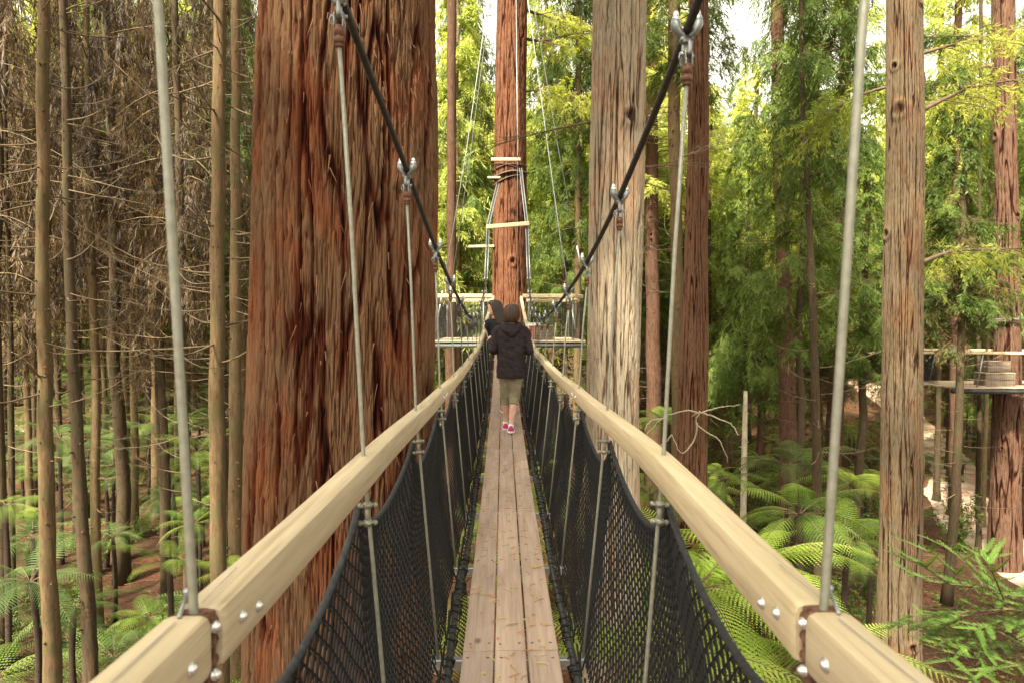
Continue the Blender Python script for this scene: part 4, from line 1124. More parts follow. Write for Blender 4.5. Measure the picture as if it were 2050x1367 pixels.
# unseen redwoods and crowns above the frame, added to shade bridge and right trunk
R = rng(950)
for (x_, y_, w_, z_, k_) in ((-7.5, -8, 2.0, 15, 'green'), (-8.5, 0.5, 2.0, 15, 'green'), (-5.5, -15, 2.0, 15, 'green'), (-11.5, 7, 1.7, 14, 'brown'), (4.5, .5, 2.0, 15.5, 'green'), (10, -5, 2.0, 15, 'green')):
    forest_tree('redwood_tree', 'unseen tall redwood added beside and behind the viewpoint so its crown shades the footbridge', 'added shade trees round the viewpoint', x_, y_, 'red', k_, R, z_, 15, w_, 2.2, limbs=False)
add_crown(big, 'green', 1, 18, 14, 1.9, R); add_crown(end, 'green', 2, 23, 12, 1.3, R); add_crown(pale, 'green', 0, 18, 14, 1.2, R)

# the wood beyond: one continuous leafy mass on the rising ground
R = rng(77); n = 90000
ang = R.uniform(-46, 46, n) * math.pi / 180; rad = R.uniform(76, 108, n)
X, Yf = rad * np.sin(ang), rad * np.cos(ang)
hmax = 13 + 16 * (.5 + .5 * perlin(ang * 14, rad * .05, ang * 0 + 2)) 
h = R.random(n) * hmax
cl = perlin(X * .12, Yf * .12, h * .14)
keep = cl > -.12
X, Yf, h = X[keep], Yf[keep], h[keep]; n = len(X)
base = np.stack([X, Yf, ground_h(X, Yf) + h], -1)
d = R.normal(0, 1, (n, 3)); d[:, 2] -= .5
q = spray_leaves(base, d, np.full(n, 1.1), .30, R, 5, .9, .5)
link('far_wood', np_mesh('far_wood', q.reshape(-1, 3), np.arange(len(q) * 4).reshape(-1, 4), [M['leaf_yellow']]))
tag(bpy.data.objects['far_wood'], 'yellow-green wood closing the view far beyond the separate trees', 'wood', kind='stuff')
# ------------------------------------------------------------------ ferns
def frond_mesh(seed, mat, npin=30, npn=15, L=2.0, arch=.75, droop=1.25, wmax=.36, tip=.062):
    """A tree-fern frond along +X: curved rachis, paired pinnae tapering to both ends, each with toothed pinnules."""
    R = rng(seed); mb = MB(); n = 26
    pts = []; p = Vector((0, 0, 0)); el = arch
    for i in range(n):
        pts.append(p.copy()); el -= droop / n * (1 + .5 * i / n)
        p = p + Vector((math.cos(el), .02 * math.sin(i * .3 + seed), math.sin(el))) * (L / (n - 1))
    mb.tube(pts, [.011 * (1 - .85 * i / n) for i in range(n)], 4, 1, cap=False)
    V = list(mb.v); Fq = [f for f in mb.f if len(f) == 4]; nt = len(Fq)
    def at_(t):
        u = t * (n - 1); i = min(int(u), n - 2); return pts[i].lerp(pts[i + 1], u - i), (pts[i + 1] - pts[i]).normalized()
    for j in range(npin):
        t = .14 + .85 * (j + .5) / npin
        c, tg = at_(t)
        prof = (math.sin(math.pi * min(1, (t - .08) / .92) ** .72) ** .8) * (1 - .15 * t)
        pl = wmax * L / 2 * prof * R.uniform(.93, 1.05)
        if pl < .02: continue
        for s in (-1, 1):
            side = Vector((0, s, 0)); up = side.cross(tg) * s
            d0 = (side + tg * (.28 + .35 * t) + Vector((0, 0, -.12))).normalized()
            prev = c; m_ = npn
            for k in range(m_):
                u = k / (m_ - 1)
                q = c + d0 * pl * u + Vector((0, 0, -pl * .28 * u * u)) + tg * (pl * .10 * u * u)
                hw = pl * tip * 1.15 * (1 - u ** 2.2) * 1.0 + .002
                stp = pl / m_
                # toothed leaflets either side of the pinna's midrib
                for e in (-1, 1):
                    a = q; b = q + d0 * stp * .98
                    t1 = q + tg * (e * hw) + d0 * stp * .85 + Vector((0, 0, -.12 * hw)); t0 = q + tg * (e * hw * .72) + d0 * stp * .12
                    o = len(V); V += [tuple(a), tuple(b), tuple(t1), tuple(t0)]; Fq.append([o, o + 1, o + 2, o + 3])
    return np_mesh('frond', np.array(V), np.array(Fq), [M[mat], M['twig_dark']], mat_idx=[1] * nt + [0] * (len(Fq) - nt))
FR = {}
for k in ('fern', 'fern_bright', 'fern_dim'):
    FR[k] = [frond_mesh(i, k, 25, 12, 2.0, .70 - .2 * i, 1.0 + .15 * i, .40) for i in range(3)]
FRLO = {}
def fern_crown_mesh(name, kind, nfr, seed, lean=0):
    R = rng(seed); Vs = []; Fs = []; Ms = []; off = 0
    src = [frond_mesh(50 + i, kind, 22, 7, 2.0, .6, 1.15, .42) for i in range(1)][0]
    n = len(src.vertices); co = np.empty(n * 3, np.float32); src.vertices.foreach_get('co', co); co = co.reshape(-1, 3)
    fi = np.empty(len(src.loops), np.int32); src.loops.foreach_get('vertex_index', fi); fi = fi.reshape(-1, 4)
    mi = np.empty(len(src.polygons), np.int32); src.polygons.foreach_get('material_index', mi)
    for i in range(nfr):
        a = i * 2 * math.pi / nfr + R.normal(0, .2); sc = R.uniform(.75, 1.1)
        Mx = np.array((Matrix.Rotation(a, 3, 'Z') @ Matrix.Rotation(-R.uniform(-.35, .25), 3, 'Y') @ Matrix.Rotation(R.normal(0, .2), 3, 'X')))
        Vs.append(co @ Mx.T * sc); Fs.append(fi + off); Ms.append(mi); off += n
    me = np_mesh(name, np.concatenate(Vs), np.concatenate(Fs), [M[kind], M['twig_dark']], mat_idx=np.concatenate(Ms)); bpy.data.meshes.remove(src)
    return me
FC = {k: [fern_crown_mesh('fronds', k, 11 + i * 2, 700 + i) for i in range(2)] for k in ('fern', 'fern_dim', 'fern_bright')}
def fern_trunk(root, h, R, name='trunk'):
    mb = MB(); n = 9; bx, by = R.normal(0, .06, 2)
    mb.tube([(bx * math.sin(i / 8 * 3), by * math.sin(i / 8 * 3), -.2 + (h + .22) * i / 8) for i in range(n)], [.085 - .004 * i + R.uniform(-.006, .01) for i in range(n)], 9)
    for _ in range(40):
        z = R.uniform(.1, h); a = R.uniform(0, 6.28); p = Vector((.07 * math.cos(a), .07 * math.sin(a), z))
        mb.tube([p, p + Vector((math.cos(a) * .05, math.sin(a) * .05, .06))], [.012, .004], 4, cap=False)
    me = mb.mesh('trunk'); me.materials.append(M['fern_trunk'])
    return child(name, me, root)
def tree_fern(px, py, Y, span, kind, nfr, label, R, detail=True, group=None, lo=-.15, az=None):
    """Crown centre where the photograph shows it; span = frond length in metres."""
    c = P(px, py, Y); zg = gz(c.x, Y); h = max(c.z - zg, .15)
    root = empty('tree_fern' if h > .9 else 'fern', (c.x, Y, zg)); tag(root, label, 'fern', group)
    root.rotation_euler = (0, 0, R.uniform(0, 6.28) if az is None else az)
    if h > .5: fern_trunk(root, h, R)
    s = span / 2.0
    if detail:
        for i in range(nfr):
            a = i * 2 * math.pi / nfr + R.normal(0, .12); q = s * R.uniform(.78, 1.08)
            o = bpy.data.objects.new('frond', FR[kind][R.integers(0, 3)]); COL.objects.link(o); o.parent = root; o.location = (0, 0, h)
            o.rotation_euler = Euler((R.normal(0, .15), -R.uniform(lo - .15, .35), a), 'XYZ'); o.scale = (q, q, q)
    else:
        child('fronds', FC[kind][R.integers(0, 2)], root, (0, 0, h), 0, (s, s, s))
    return root
R = rng(61)
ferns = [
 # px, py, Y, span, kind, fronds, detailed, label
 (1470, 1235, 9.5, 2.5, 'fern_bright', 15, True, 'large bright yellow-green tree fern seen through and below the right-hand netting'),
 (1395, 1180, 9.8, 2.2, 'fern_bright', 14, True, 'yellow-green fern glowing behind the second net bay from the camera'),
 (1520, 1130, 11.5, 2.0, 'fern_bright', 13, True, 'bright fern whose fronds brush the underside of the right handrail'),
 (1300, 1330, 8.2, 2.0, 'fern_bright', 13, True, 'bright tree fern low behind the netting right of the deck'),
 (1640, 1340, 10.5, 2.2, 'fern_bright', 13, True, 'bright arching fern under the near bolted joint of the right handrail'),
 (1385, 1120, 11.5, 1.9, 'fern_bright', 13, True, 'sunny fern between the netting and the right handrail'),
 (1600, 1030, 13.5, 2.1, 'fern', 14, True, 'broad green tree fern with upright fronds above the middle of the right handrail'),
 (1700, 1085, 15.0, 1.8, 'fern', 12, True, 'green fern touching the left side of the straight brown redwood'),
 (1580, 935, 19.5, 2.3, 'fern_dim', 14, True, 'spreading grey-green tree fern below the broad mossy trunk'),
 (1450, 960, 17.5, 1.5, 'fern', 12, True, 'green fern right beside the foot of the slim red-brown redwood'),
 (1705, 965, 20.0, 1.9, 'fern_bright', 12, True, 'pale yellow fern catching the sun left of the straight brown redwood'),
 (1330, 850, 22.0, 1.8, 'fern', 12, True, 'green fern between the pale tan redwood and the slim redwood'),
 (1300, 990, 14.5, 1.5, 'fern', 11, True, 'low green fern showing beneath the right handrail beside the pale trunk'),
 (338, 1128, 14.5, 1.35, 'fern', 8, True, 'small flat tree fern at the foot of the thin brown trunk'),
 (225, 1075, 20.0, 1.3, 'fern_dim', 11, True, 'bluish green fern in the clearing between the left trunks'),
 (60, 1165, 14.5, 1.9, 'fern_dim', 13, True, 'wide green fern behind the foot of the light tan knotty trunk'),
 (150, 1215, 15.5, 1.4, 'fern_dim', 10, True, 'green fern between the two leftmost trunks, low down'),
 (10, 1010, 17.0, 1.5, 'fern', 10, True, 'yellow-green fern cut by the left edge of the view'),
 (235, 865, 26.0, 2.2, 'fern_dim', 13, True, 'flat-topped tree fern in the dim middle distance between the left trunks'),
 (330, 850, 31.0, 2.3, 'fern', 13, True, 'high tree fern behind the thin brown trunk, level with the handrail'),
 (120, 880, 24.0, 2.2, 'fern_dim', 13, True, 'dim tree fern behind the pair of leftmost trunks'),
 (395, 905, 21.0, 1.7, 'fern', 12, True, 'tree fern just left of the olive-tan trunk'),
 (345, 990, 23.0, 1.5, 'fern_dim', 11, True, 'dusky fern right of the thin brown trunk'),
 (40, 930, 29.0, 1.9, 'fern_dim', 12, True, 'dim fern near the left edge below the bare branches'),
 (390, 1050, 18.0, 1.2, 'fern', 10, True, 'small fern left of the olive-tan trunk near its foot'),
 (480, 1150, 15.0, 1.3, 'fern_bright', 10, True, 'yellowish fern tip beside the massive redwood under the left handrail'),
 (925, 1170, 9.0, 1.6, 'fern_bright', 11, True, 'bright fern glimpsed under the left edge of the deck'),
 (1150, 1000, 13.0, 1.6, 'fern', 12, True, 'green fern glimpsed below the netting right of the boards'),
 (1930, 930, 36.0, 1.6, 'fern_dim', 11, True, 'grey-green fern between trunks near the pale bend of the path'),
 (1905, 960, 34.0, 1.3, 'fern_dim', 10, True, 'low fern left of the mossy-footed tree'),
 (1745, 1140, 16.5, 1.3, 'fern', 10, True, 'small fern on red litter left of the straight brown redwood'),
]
fern_xy = []
for px, py, Y, sp, kind, nf, det, lab in ferns:
    tree_fern(px, py, Y, sp, kind, nf, lab, R, det)
    c = P(px, py, Y); fern_xy.append((c.x, Y))
# further ferns scattered over the floor, each with its own crown
def scatter_ferns(n, x0, x1, Y0, Y1, seed, label, group, kinds, hr):
    R = rng(seed); k = 0; t = 0
    while k < n and t < n * 50:
        t += 1; Y = math.sqrt(R.uniform(Y0**2, Y1**2)); px = R.uniform(x0, x1); x = P(px, 645, Y).x
        if any((x - a)**2 + (Y - b)**2 < 2.2 for a, b in fern_xy): continue
        if 16 < x < 24 and 12 < Y < 42 and abs(x - np.interp(Y, [14, 22, 28, 33, 39, 46], [17, 18.2, 20, 22, 26.5, 30])) < 3.2: continue
        z = gz(x, Y); h = R.uniform(*hr); py = 645 + (CZ - z - h) / Y * F_PX
        tree_fern(px, py, Y, R.uniform(1.3, 2.3), kinds[R.integers(0, len(kinds))], 0, label, R, False, group); fern_xy.append((x, Y)); k += 1
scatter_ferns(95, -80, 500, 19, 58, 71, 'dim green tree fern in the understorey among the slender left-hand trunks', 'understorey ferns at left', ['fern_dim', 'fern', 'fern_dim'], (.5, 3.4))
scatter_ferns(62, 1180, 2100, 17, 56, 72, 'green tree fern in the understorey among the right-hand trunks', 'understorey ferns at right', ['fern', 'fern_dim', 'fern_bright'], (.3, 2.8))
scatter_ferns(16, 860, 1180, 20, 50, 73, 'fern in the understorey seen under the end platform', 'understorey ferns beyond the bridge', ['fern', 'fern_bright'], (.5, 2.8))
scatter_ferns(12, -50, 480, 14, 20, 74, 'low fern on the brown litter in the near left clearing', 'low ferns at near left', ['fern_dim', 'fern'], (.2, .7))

# broad-leaved shrubs and low cover
def shrub(name, label, x, Y, h, w, mat, seed, group=None):
    R = rng(seed); mb = MB(); B = []; D = []; L = []
    zg = gz(x, Y)
    for i in range(26):
        a = R.uniform(0, 6.28); d = Vector((math.cos(a) * R.uniform(.2, 1) * w / h, math.sin(a) * R.uniform(.2, 1) * w / h, 1))
        pts = limb_path((R.normal(0, .08), R.normal(0, .08), 0), d, h * R.uniform(.6, 1.15), (0, 0, -.5), 7, R, .1)
        mb.tube(pts, [.012 * (1 - .12 * k) for k in range(7)], 4, 1, cap=False)
        for s in range(26):
            k = R.integers(1, 7); B.append(pts[k]); D.append(Vector(R.normal(0, 1, 3)) + Vector((0, 0, .3))); L.append(R.uniform(.12, .25))
    q = spray_leaves(np.array(B), np.array(D), np.array(L), .045, R, 7, 1.0, .3)
    nv = len(mb.v)
    me = np_mesh('foliage', np.concatenate([np.array(mb.v), q.reshape(-1, 3)]), np.concatenate([np.array(mb.f), np.arange(len(q) * 4).reshape(-1, 4) + nv]), [M[mat], M['twig_dark']], mat_idx=[1] * len(mb.f) + [0] * len(q))
    root = empty(name, (x, Y, zg)); tag(root, label, 'shrub', group); child('foliage', me, root); return root, me
s1, sm1 = shrub('leafy_shrub', 'bright green leafy shrub seen between the dark red trunk and the straight redwood', at(1722, 25), 25, 3.6, 2.2, 'leaf_bright', 1)
s2, sm2 = shrub('leafy_shrub', 'spindly green sapling bush beside the path near the mossy-footed tree', at(1925, 25.5), 25.5, 2.2, .8, 'leaf_green', 2)
R = rng(81)
for i in range(60):
    left = i < 22; px = R.uniform(-60, 500) if left else R.uniform(1200, 1900); Y = R.uniform(17, 46); x = P(px, 645, Y).x
    if 15 < x < 24: continue
    r_ = empty('leafy_shrub', (x, Y, gz(x, Y)), R.uniform(0, 6.28)); s = R.uniform(.4, .9)
    tag(r_, 'low green leafy shrub on the forest floor among the ' + ('left-hand trunks' if left else 'right-hand trunks'), 'shrub', 'shrubs at left' if left else 'shrubs at right')
    child('foliage', sm2 if left else (sm1, sm2)[R.integers(0, 2)], r_, sc=(s, s, s))
# litter: twigs and fallen needles lying on the ground, and scattered low leaves
R = rng(91); mb = MB(); n = 6500
Yl = 9 + 30 * R.random(n) ** 1.5; pxl = R.uniform(-120, 2150, n)
V = []; Fq = []
for i in range(n):
    Y = Yl[i]; x = (pxl[i] - 1007) / F_PX * Y; L = R.uniform(.12, .7) if R.random() < .85 else R.uniform(.8, 2.2); a = R.uniform(0, 6.28); w = R.uniform(.006, .018) * (1 + L * .4)
    c, s = math.cos(a), math.sin(a); bend = R.normal(0, .12) * L
    P3 = [(x - c * L / 2, Y - s * L / 2), (x - s * bend, Y + c * bend), (x + c * L / 2, Y + s * L / 2)]
    zz = [gz(*p) + R.uniform(.01, .09) for p in P3] if i % 3 == 0 else [gz(P3[1][0], P3[1][1]) + R.uniform(.01, .08)] * 3
    mb.tube([(p[0], p[1], z) for p, z in zip(P3, zz)], [w * .6, w * .5, w * .3], 3, int(R.random() < .3), cap=False)
o = mb.build('twig_litter', [M['shred'], M['twig']]); tag(o, 'brown twigs and fallen needles strewn over the forest floor', 'leaf litter', kind='stuff')
R = rng(92); n = 15000
Yl = 15 + 40 * R.random(n); pxl = R.uniform(-120, 2150, n); x = (pxl - 1007) / F_PX * Yl
msk = (perlin(x * .28, Yl * .28, x * 0 + 1.5) > .12) & ~((x > 15.5) & (x < 23) & (Yl < 38) & (np.abs(x - np.interp(Yl, [14, 22, 28, 33, 39, 46], [17, 18.2, 20, 22, 26.5, 30])) < 2.6))
x, Yl = x[msk], Yl[msk]; n = len(x)
base = np.stack([x, Yl, ground_h(x, Yl) + R.uniform(0, .25, n)], -1); d = R.normal(0, 1, (n, 3)); d[:, 2] = np.abs(d[:, 2]) + .3
q = spray_leaves(base, d, np.full(n, .30), .06, R, 6, 1.0, .3)
o = link('ground_cover', np_mesh('ground_cover', q.reshape(-1, 3), np.arange(len(q) * 4).reshape(-1, 4), [M['leaf_green']])); tag(o, 'patchy low green plants covering parts of the forest floor', 'ground cover', kind='stuff')

# ------------------------------------------------------------------ near limbs
def needle_shoot(V, F_, pts, ln, gap, R):
    """Flat rows of narrow needles on both sides of a shoot."""
    L = sum((pts[i + 1] - pts[i]).length for i in range(len(pts) - 1)); n = int(L / gap)
    for k in range(n):
        u = k / n * (len(pts) - 1); i = min(int(u), len(pts) - 2); p = pts[i].lerp(pts[i + 1], u - i); t = (pts[i + 1] - pts[i]).normalized()
        s0 = t.cross(Vector((0, 0, 1))).normalized(); up = s0.cross(t)
        l = ln * (1 - .75 * (k / n) ** 3) * R.uniform(.85, 1.1)
        for sg in (-1, 1, 0):
            if sg == 0 and k % 3: continue
            d = (t * .75 + s0 * sg * .95 + up * (R.uniform(.05, .3) if sg else .7)).normalized(); w = t * (.0062)
            o = len(V); V += [tuple(p - w * .6), tuple(p + w), tuple(p + d * l * .6 + w * 1.0), tuple(p + d * l)]; F_.append([o, o + 1, o + 2, o + 3])
def sapling():
    R = rng(120); Y = 5.6
    tx_ = P(2230, 900, Y).x; zg = gz(tx_, Y)
    root = empty('young_redwood', (tx_, Y, zg)); tag(root, 'young redwood reaching fresh green needled boughs into the lower right corner', 'tree')
    mb = MB(); mb.tube([(tx_, Y, zg - .2), (tx_ + .03, Y, 3), (tx_, Y + .05, 6), (tx_ + .02, Y, 8.8)], [.11, .085, .06, .02], 12); mb.build('trunk', M['bark_far'], root)
    specs = [  # shoot root px,py -> tip px,py, distance
        [(2230, 1240), (2050, 1215), (1950, 1172), (1835, 1083)], [(2010, 1200), (1960, 1150), (1900, 1090)],
        [(2100, 1220), (1990, 1180), (1880, 1165), (1812, 1144)], [(1900, 1168), (1860, 1140), (1838, 1124)],
        [(2230, 1205), (2100, 1215), (1960, 1222), (1830, 1232), (1800, 1245)], [(1940, 1222), (1880, 1245), (1803, 1243)], [(1960, 1222), (1900, 1250), (1862, 1268)],
        [(2060, 1215), (1985, 1255), (1930, 1300), (1905, 1325)], [(1985, 1255), (1925, 1270), (1870, 1292)], [(2090, 1230), (2010, 1240), (1950, 1262)],
        [(2010, 1200), (1985, 1140), (1965, 1100)], [(2150, 1230), (2080, 1195), (2010, 1190)], [(2120, 1240), (2060, 1252), (2025, 1262)], [(2200, 1330), (2090, 1300), (2000, 1290), (1955, 1330)], [(2200, 1350), (2080, 1330), (1985, 1340), (1940, 1367)], [(2230, 1290), (2120, 1262), (2040, 1280)]]
    tw = MB(); V = []; F_ = []
    for j, sp in enumerate(specs):
        Yj = Y + R.uniform(-.25, .25); cps = [P(a, b, Yj + .25 * math.sin(k + j)) for k, (a, b) in enumerate(sp)]
        cps[0] = P(sp[0][0], sp[0][1], Y)
        xs_ = np.linspace(0, len(cps) - 1, 14); A = np.array([tuple(c) for c in cps]); ii = np.arange(len(cps))
        pts = [Vector((float(catmull(ii, A[:, 0], np.array([t]))[0]), float(catmull(ii, A[:, 1], np.array([t]))[0]), float(catmull(ii, A[:, 2], np.array([t]))[0]))) for t in xs_]
        tw.tube(pts, [.008 * (1 - .8 * k / 13) for k in range(14)], 5, cap=False)
        needle_shoot(V, F_, pts, .050, .0135, R)
        for k in range(2, 13, 2):
            for sg in (-1, 1):
                if R.random() < .2: continue
                t = (pts[min(k + 1, 13)] - pts[k]).normalized(); s0 = t.cross(Vector((0, 0, 1))).normalized()
                p2 = limb_path(pts[k], t * .8 + s0 * sg * .8 + Vector((0, 0, R.uniform(-.4, .3))), R.uniform(.14, .36), (0, 0, .2), 6, R, .05)
                tw.tube(p2, [.004 * (1 - .12 * q) for q in range(6)], 4, cap=False); needle_shoot(V, F_, p2, .044, .0125, R)
    tw.build('twigs', M['twig_dark'], root)
    link('needles', np_mesh('needles', np.array(V), np.array(F_), M['leaf_bright']), root)
sapling()
# leafy and bare limbs reaching across in front of the far foliage at upper right
def limb_thing(parent_tree, specs, Y, name, leaf, seed, thick=.03, sprays=60):
    R = rng(seed)
    for sp, th in specs:
        tw = MB(); B = []; D = []; L = []
        A = np.array([tuple(P(a, b, Y + .6 * k)) for k, (a, b) in enumerate(sp)]); ii = np.arange(len(sp))
        pts = [Vector([float(catmull(ii, A[:, c], np.array([t]))[0]) for c in range(3)]) for t in np.linspace(0, len(sp) - 1, 16)]
        tw.tube(pts, [th * (1 - .75 * k / 15) for k in range(16)], 7)
        for k in range(3, 16):
            t = (pts[k] - pts[k - 1]).normalized(); s0 = t.cross(Vector((0, 0, 1))).normalized()
            for _ in range(2):
                p2 = limb_path(pts[k], t * R.uniform(.4, 1) + s0 * R.choice([-1, 1]) * R.uniform(.3, 1) + Vector((0, 0, R.uniform(-.5, .3))), R.uniform(.3, 1.1), (0, 0, -.3), 5, R, .12)
                tw.tube(p2, [th * .25 * (1 - .15 * q) for q in range(5)], 4, cap=False)
                if leaf:
                    for q in p2[1:]:
                        for _k in range(max(1, sprays // 40)): B.append(q); D.append(t + Vector(R.normal(0, .7, 3)) + Vector((0, 0, -.4))); L.append(R.uniform(.2, .42))
        lo = tw.build('limb', M['twig_dark' if leaf else 'twig'], parent_tree)
        if not leaf: continue
        q = spray_leaves(np.array(B), np.array(D), np.array(L), .024, R, 18, .8, .5)
        link('foliage', np_mesh('foliage', q.reshape(-1, 3), np.arange(len(q) * 4).reshape(-1, 4), M[leaf]), lo)
limb_thing(rt, [([(1845, 222), (1900, 195), (1960, 172), (2080, 155)], .045), ([(1846, 108), (1900, 92), (1980, 72), (2080, 45)], .035), ([(1846, 525), (1910, 503), (1990, 500), (2080, 495)], .04), ([(1776, 175), (1740, 185), (1700, 200), (1650, 245)], .03)], 12.2, 'limbs', 'leaf_yellow', 130, sprays=40)
limb_thing(pt, [([(1990, 130), (1930, 145), (1890, 160), (1850, 170)], .06), ([(1990, 75), (1930, 72), (1880, 75), (1850, 76)], .05), ([(2030, 240), (1990, 165), (2050, 150), (2100, 100)], .06)], 23.8, 'limbs', 'leaf_green', 131, sprays=80)
limb_thing(pale, [([(1180, 245), (1130, 255), (1060, 272), (1000, 290)], .020), ([(1280, 335), (1330, 330), (1400, 300)], .018)], 9.3, 'limbs', None, 132, sprays=40)
limb_thing(end, [([(1045, 18), (1080, 30), (1120, 42), (1160, 52)], .05), ([(1048, 78), (1090, 82), (1140, 70), (1190, 60)], .045), ([(1046, 185), (1100, 180), (1160, 195)], .03)], 19.2, 'limbs', 'leaf_yellow', 133, sprays=40)
# pale bleached dead limb in front of the slim redwood
slim_root = redt
R = rng(140); mb = MB()
for sp in ([(1420, 830), (1375, 822), (1330, 835), (1288, 875)], [(1420, 830), (1465, 850), (1478, 870)], [(1400, 824), (1395, 850), (1440, 880), (1458, 925)], [(1395, 845), (1390, 880), (1365, 905), (1345, 870)], [(1330, 835), (1300, 845), (1290, 865)], [(1400, 826), (1440, 815), (1480, 810)], [(1345, 872), (1325, 890), (1298, 900)]):
    A = np.array([tuple(P(a, b, 13.2 + .15 * math.sin(k * 2))) for k, (a, b) in enumerate(sp)]); ii = np.arange(len(sp))
    pts = [Vector([float(catmull(ii, A[:, c], np.array([t]))[0]) + R.normal(0, .008) for c in range(3)]) for t in np.linspace(0, len(sp) - 1, 14)]
    mb.tube(pts, [.017 * (1 - .65 * k / 13) for k in range(14)], 6)
pp = limb_path(P(1395, 826, 13.2), (P(1385, 835, 13.75) - P(1395, 826, 13.2)), .6, (0, 0, 0), 4, R, .0); mb.tube(pp, .015, 6)
mb.build('dead_limb', M['bark_white'], redt)
# ------------------------------------------------------------------ people
def cloth_mat(name, col, scale=9, strength=.8):
    m = NT(name); v = m.coord(); n = m.noise(v, scale, 4, .6, 1.2); n2 = m.noise(v, 240, 2)
    m.set(color=m.ramp(n, [(.3, tuple(c * .8 for c in col)), (.7, tuple(c * 1.2 for c in col))]), rough=.75, spec=.3, normal=m.bump(n2, .2, .001, m.bump(n, strength, .02)))
    return m.mat
def skin_mat():
    m = NT('skin'); n = m.noise(m.coord(), 14, 3)
    m.set(color=m.ramp(n, [(.35, (.56, .33, .24)), (.65, (.66, .42, .32))]), rough=.5, spec=.35)
    m.b.inputs['Subsurface Weight'].default_value = .08; m.b.inputs['Subsurface Scale'].default_value = .02
    return m.mat
def hair_mat(name, a, b):
    m = NT(name); n = m.noise(m.coord((1, 1, .06)), 160, 4, .7)
    m.set(color=m.ramp(n, [(.3, a), (.7, b)]), rough=.42, spec=.5, normal=m.bump(n, .8, .004)); return m.mat
M['skin'] = skin_mat()
M['jacket'] = cloth_mat('dark_jacket', (.021, .014, .016)); M['khaki'] = cloth_mat('khaki_cloth', (.27, .24, .155), 8, .9)
M['black_top'] = cloth_mat('black_knit', (.010, .011, .013)); M['white'] = plain('white_cloth', (.78, .77, .76), .8, bump=.1)
M['pink'] = plain('pink_shoe', (.52, .035, .17), .5, bump=.1); M['jeans'] = cloth_mat('dark_trousers', (.02, .024, .034))
M['hair_auburn'] = hair_mat('auburn_hair', (.020, .009, .005), (.080, .036, .019)); M['hair_dark'] = hair_mat('dark_hair', (.012, .007, .005), (.05, .028, .018))
M['eye'] = plain('eye_dark', (.03, .02, .015), .2, bump=0)

def oval(c, rx, ry, n=24, tilt=0.0, sq=2.0):
    out = []
    for k in range(n):
        a = 2 * math.pi * k / n; ca, sa = math.cos(a), math.sin(a)
        x = rx * math.copysign(abs(ca) ** (2 / sq), ca); y = ry * math.copysign(abs(sa) ** (2 / sq), sa)
        out.append((c[0] + x, c[1] + y, c[2] + y * tilt))
    return out
def chain_tube(mb, pts, rad, n=14, sub=4):
    A = np.array([tuple(p) for p in pts]); ii = np.arange(len(A)); t = np.linspace(0, len(A) - 1, (len(A) - 1) * sub + 1)
    P3 = np.stack([catmull(ii, A[:, c], t) for c in range(3)], -1); r = catmull(ii, np.array(rad, float), t)
    mb.tube([tuple(p) for p in P3], list(np.maximum(r, .002)), n)
def fuse(mb, name, voxel, mat, parent, smooth=6, wrinkle=0.0, wscale=9.0, extra=None):
    """Fuse overlapping volumes into ONE continuous surface."""
    me = mb.mesh(name + '_src'); o = bpy.data.objects.new('tmp', me); COL.objects.link(o)
    md = o.modifiers.new('r', 'REMESH'); md.mode = 'VOXEL'; md.voxel_size = voxel; md.use_smooth_shade = True
    s = o.modifiers.new('s', 'SMOOTH'); s.factor = .5; s.iterations = smooth
    dg = bpy.context.evaluated_depsgraph_get(); ev = o.evaluated_get(dg); out = bpy.data.meshes.new_from_object(ev)
    bpy.data.objects.remove(o); bpy.data.meshes.remove(me)
    n = len(out.vertices); co = np.empty(n * 3, np.float32); out.vertices.foreach_get('co', co); co = co.reshape(-1, 3).astype(float)
    if wrinkle:
        no = np.empty(n * 3, np.float32); out.vertices.foreach_get('normal', no); no = no.reshape(-1, 3)
        w = perlin(co[:, 0] * wscale, co[:, 1] * wscale, co[:, 2] * wscale * 1.4 + co[:, 0] * wscale * .8) + .5 * (1 - 2 * np.abs(perlin(co[:, 0] * wscale * 1.6 + 9, co[:, 1] * wscale, co[:, 2] * wscale * 2.6 + co[:, 0] * 8)))
        co = co + no * (w * wrinkle)[:, None]
    if extra: co = extra(co)
    out.vertices.foreach_set('co', co.astype(np.float32).ravel()); out.update()
    out.name = name; out.materials.clear(); out.materials.append(M[mat])
    out.polygons.foreach_set('use_smooth', [True] * len(out.polygons))
    return link(name, out, parent)
def hand(mb, wrist, d, palm, s, curl=.7, k=1.0):
    """Palm, four unequal bent fingers and a thumb leaving the side of the palm. d: towards the fingers; palm: palm normal; s: thumb side sign."""
    d = Vector(d).normalized(); palm = Vector(palm); palm = (palm - d * palm.dot(d)).normalized(); side = d.cross(palm) * s
    w = Vector(wrist)
    for q in (-1, -.33, .33, 1):
        mb.tube([w + side * q * .014 * k, w + d * .045 * k + side * q * .027 * k, w + d * .085 * k + side * q * .031 * k], [.017 * k, .0165 * k, .0115 * k], 8)
    for q, L in zip((-1, -.33, .33, 1), (.058, .073, .080, .072)):
        p = w + d * .080 * k + side * q * .031 * k; dd = d; pts = [p]
        for j, f in enumerate((.45, .32, .23)):
            dd = (dd + palm * curl * (.55 + .35 * j)).normalized(); p = p + dd * L * f * k; pts.append(p)
        mb.tube(pts, [.0100 * k, .0092 * k, .0085 * k, .0068 * k], 8)
    p = w + d * .028 * k + side * .028 * k; t = (side * .9 + d * .6 + palm * .5).normalized()
    mb.tube([p, p + t * .030 * k, p + t * .030 * k + (d * .8 + palm * .6 + side * .2).normalized() * .03 * k, p + t * .030 * k + (d * .7 + palm * .9).normalized() * .05 * k], [.014 * k, .0120 * k, .0105 * k, .008 * k], 8)

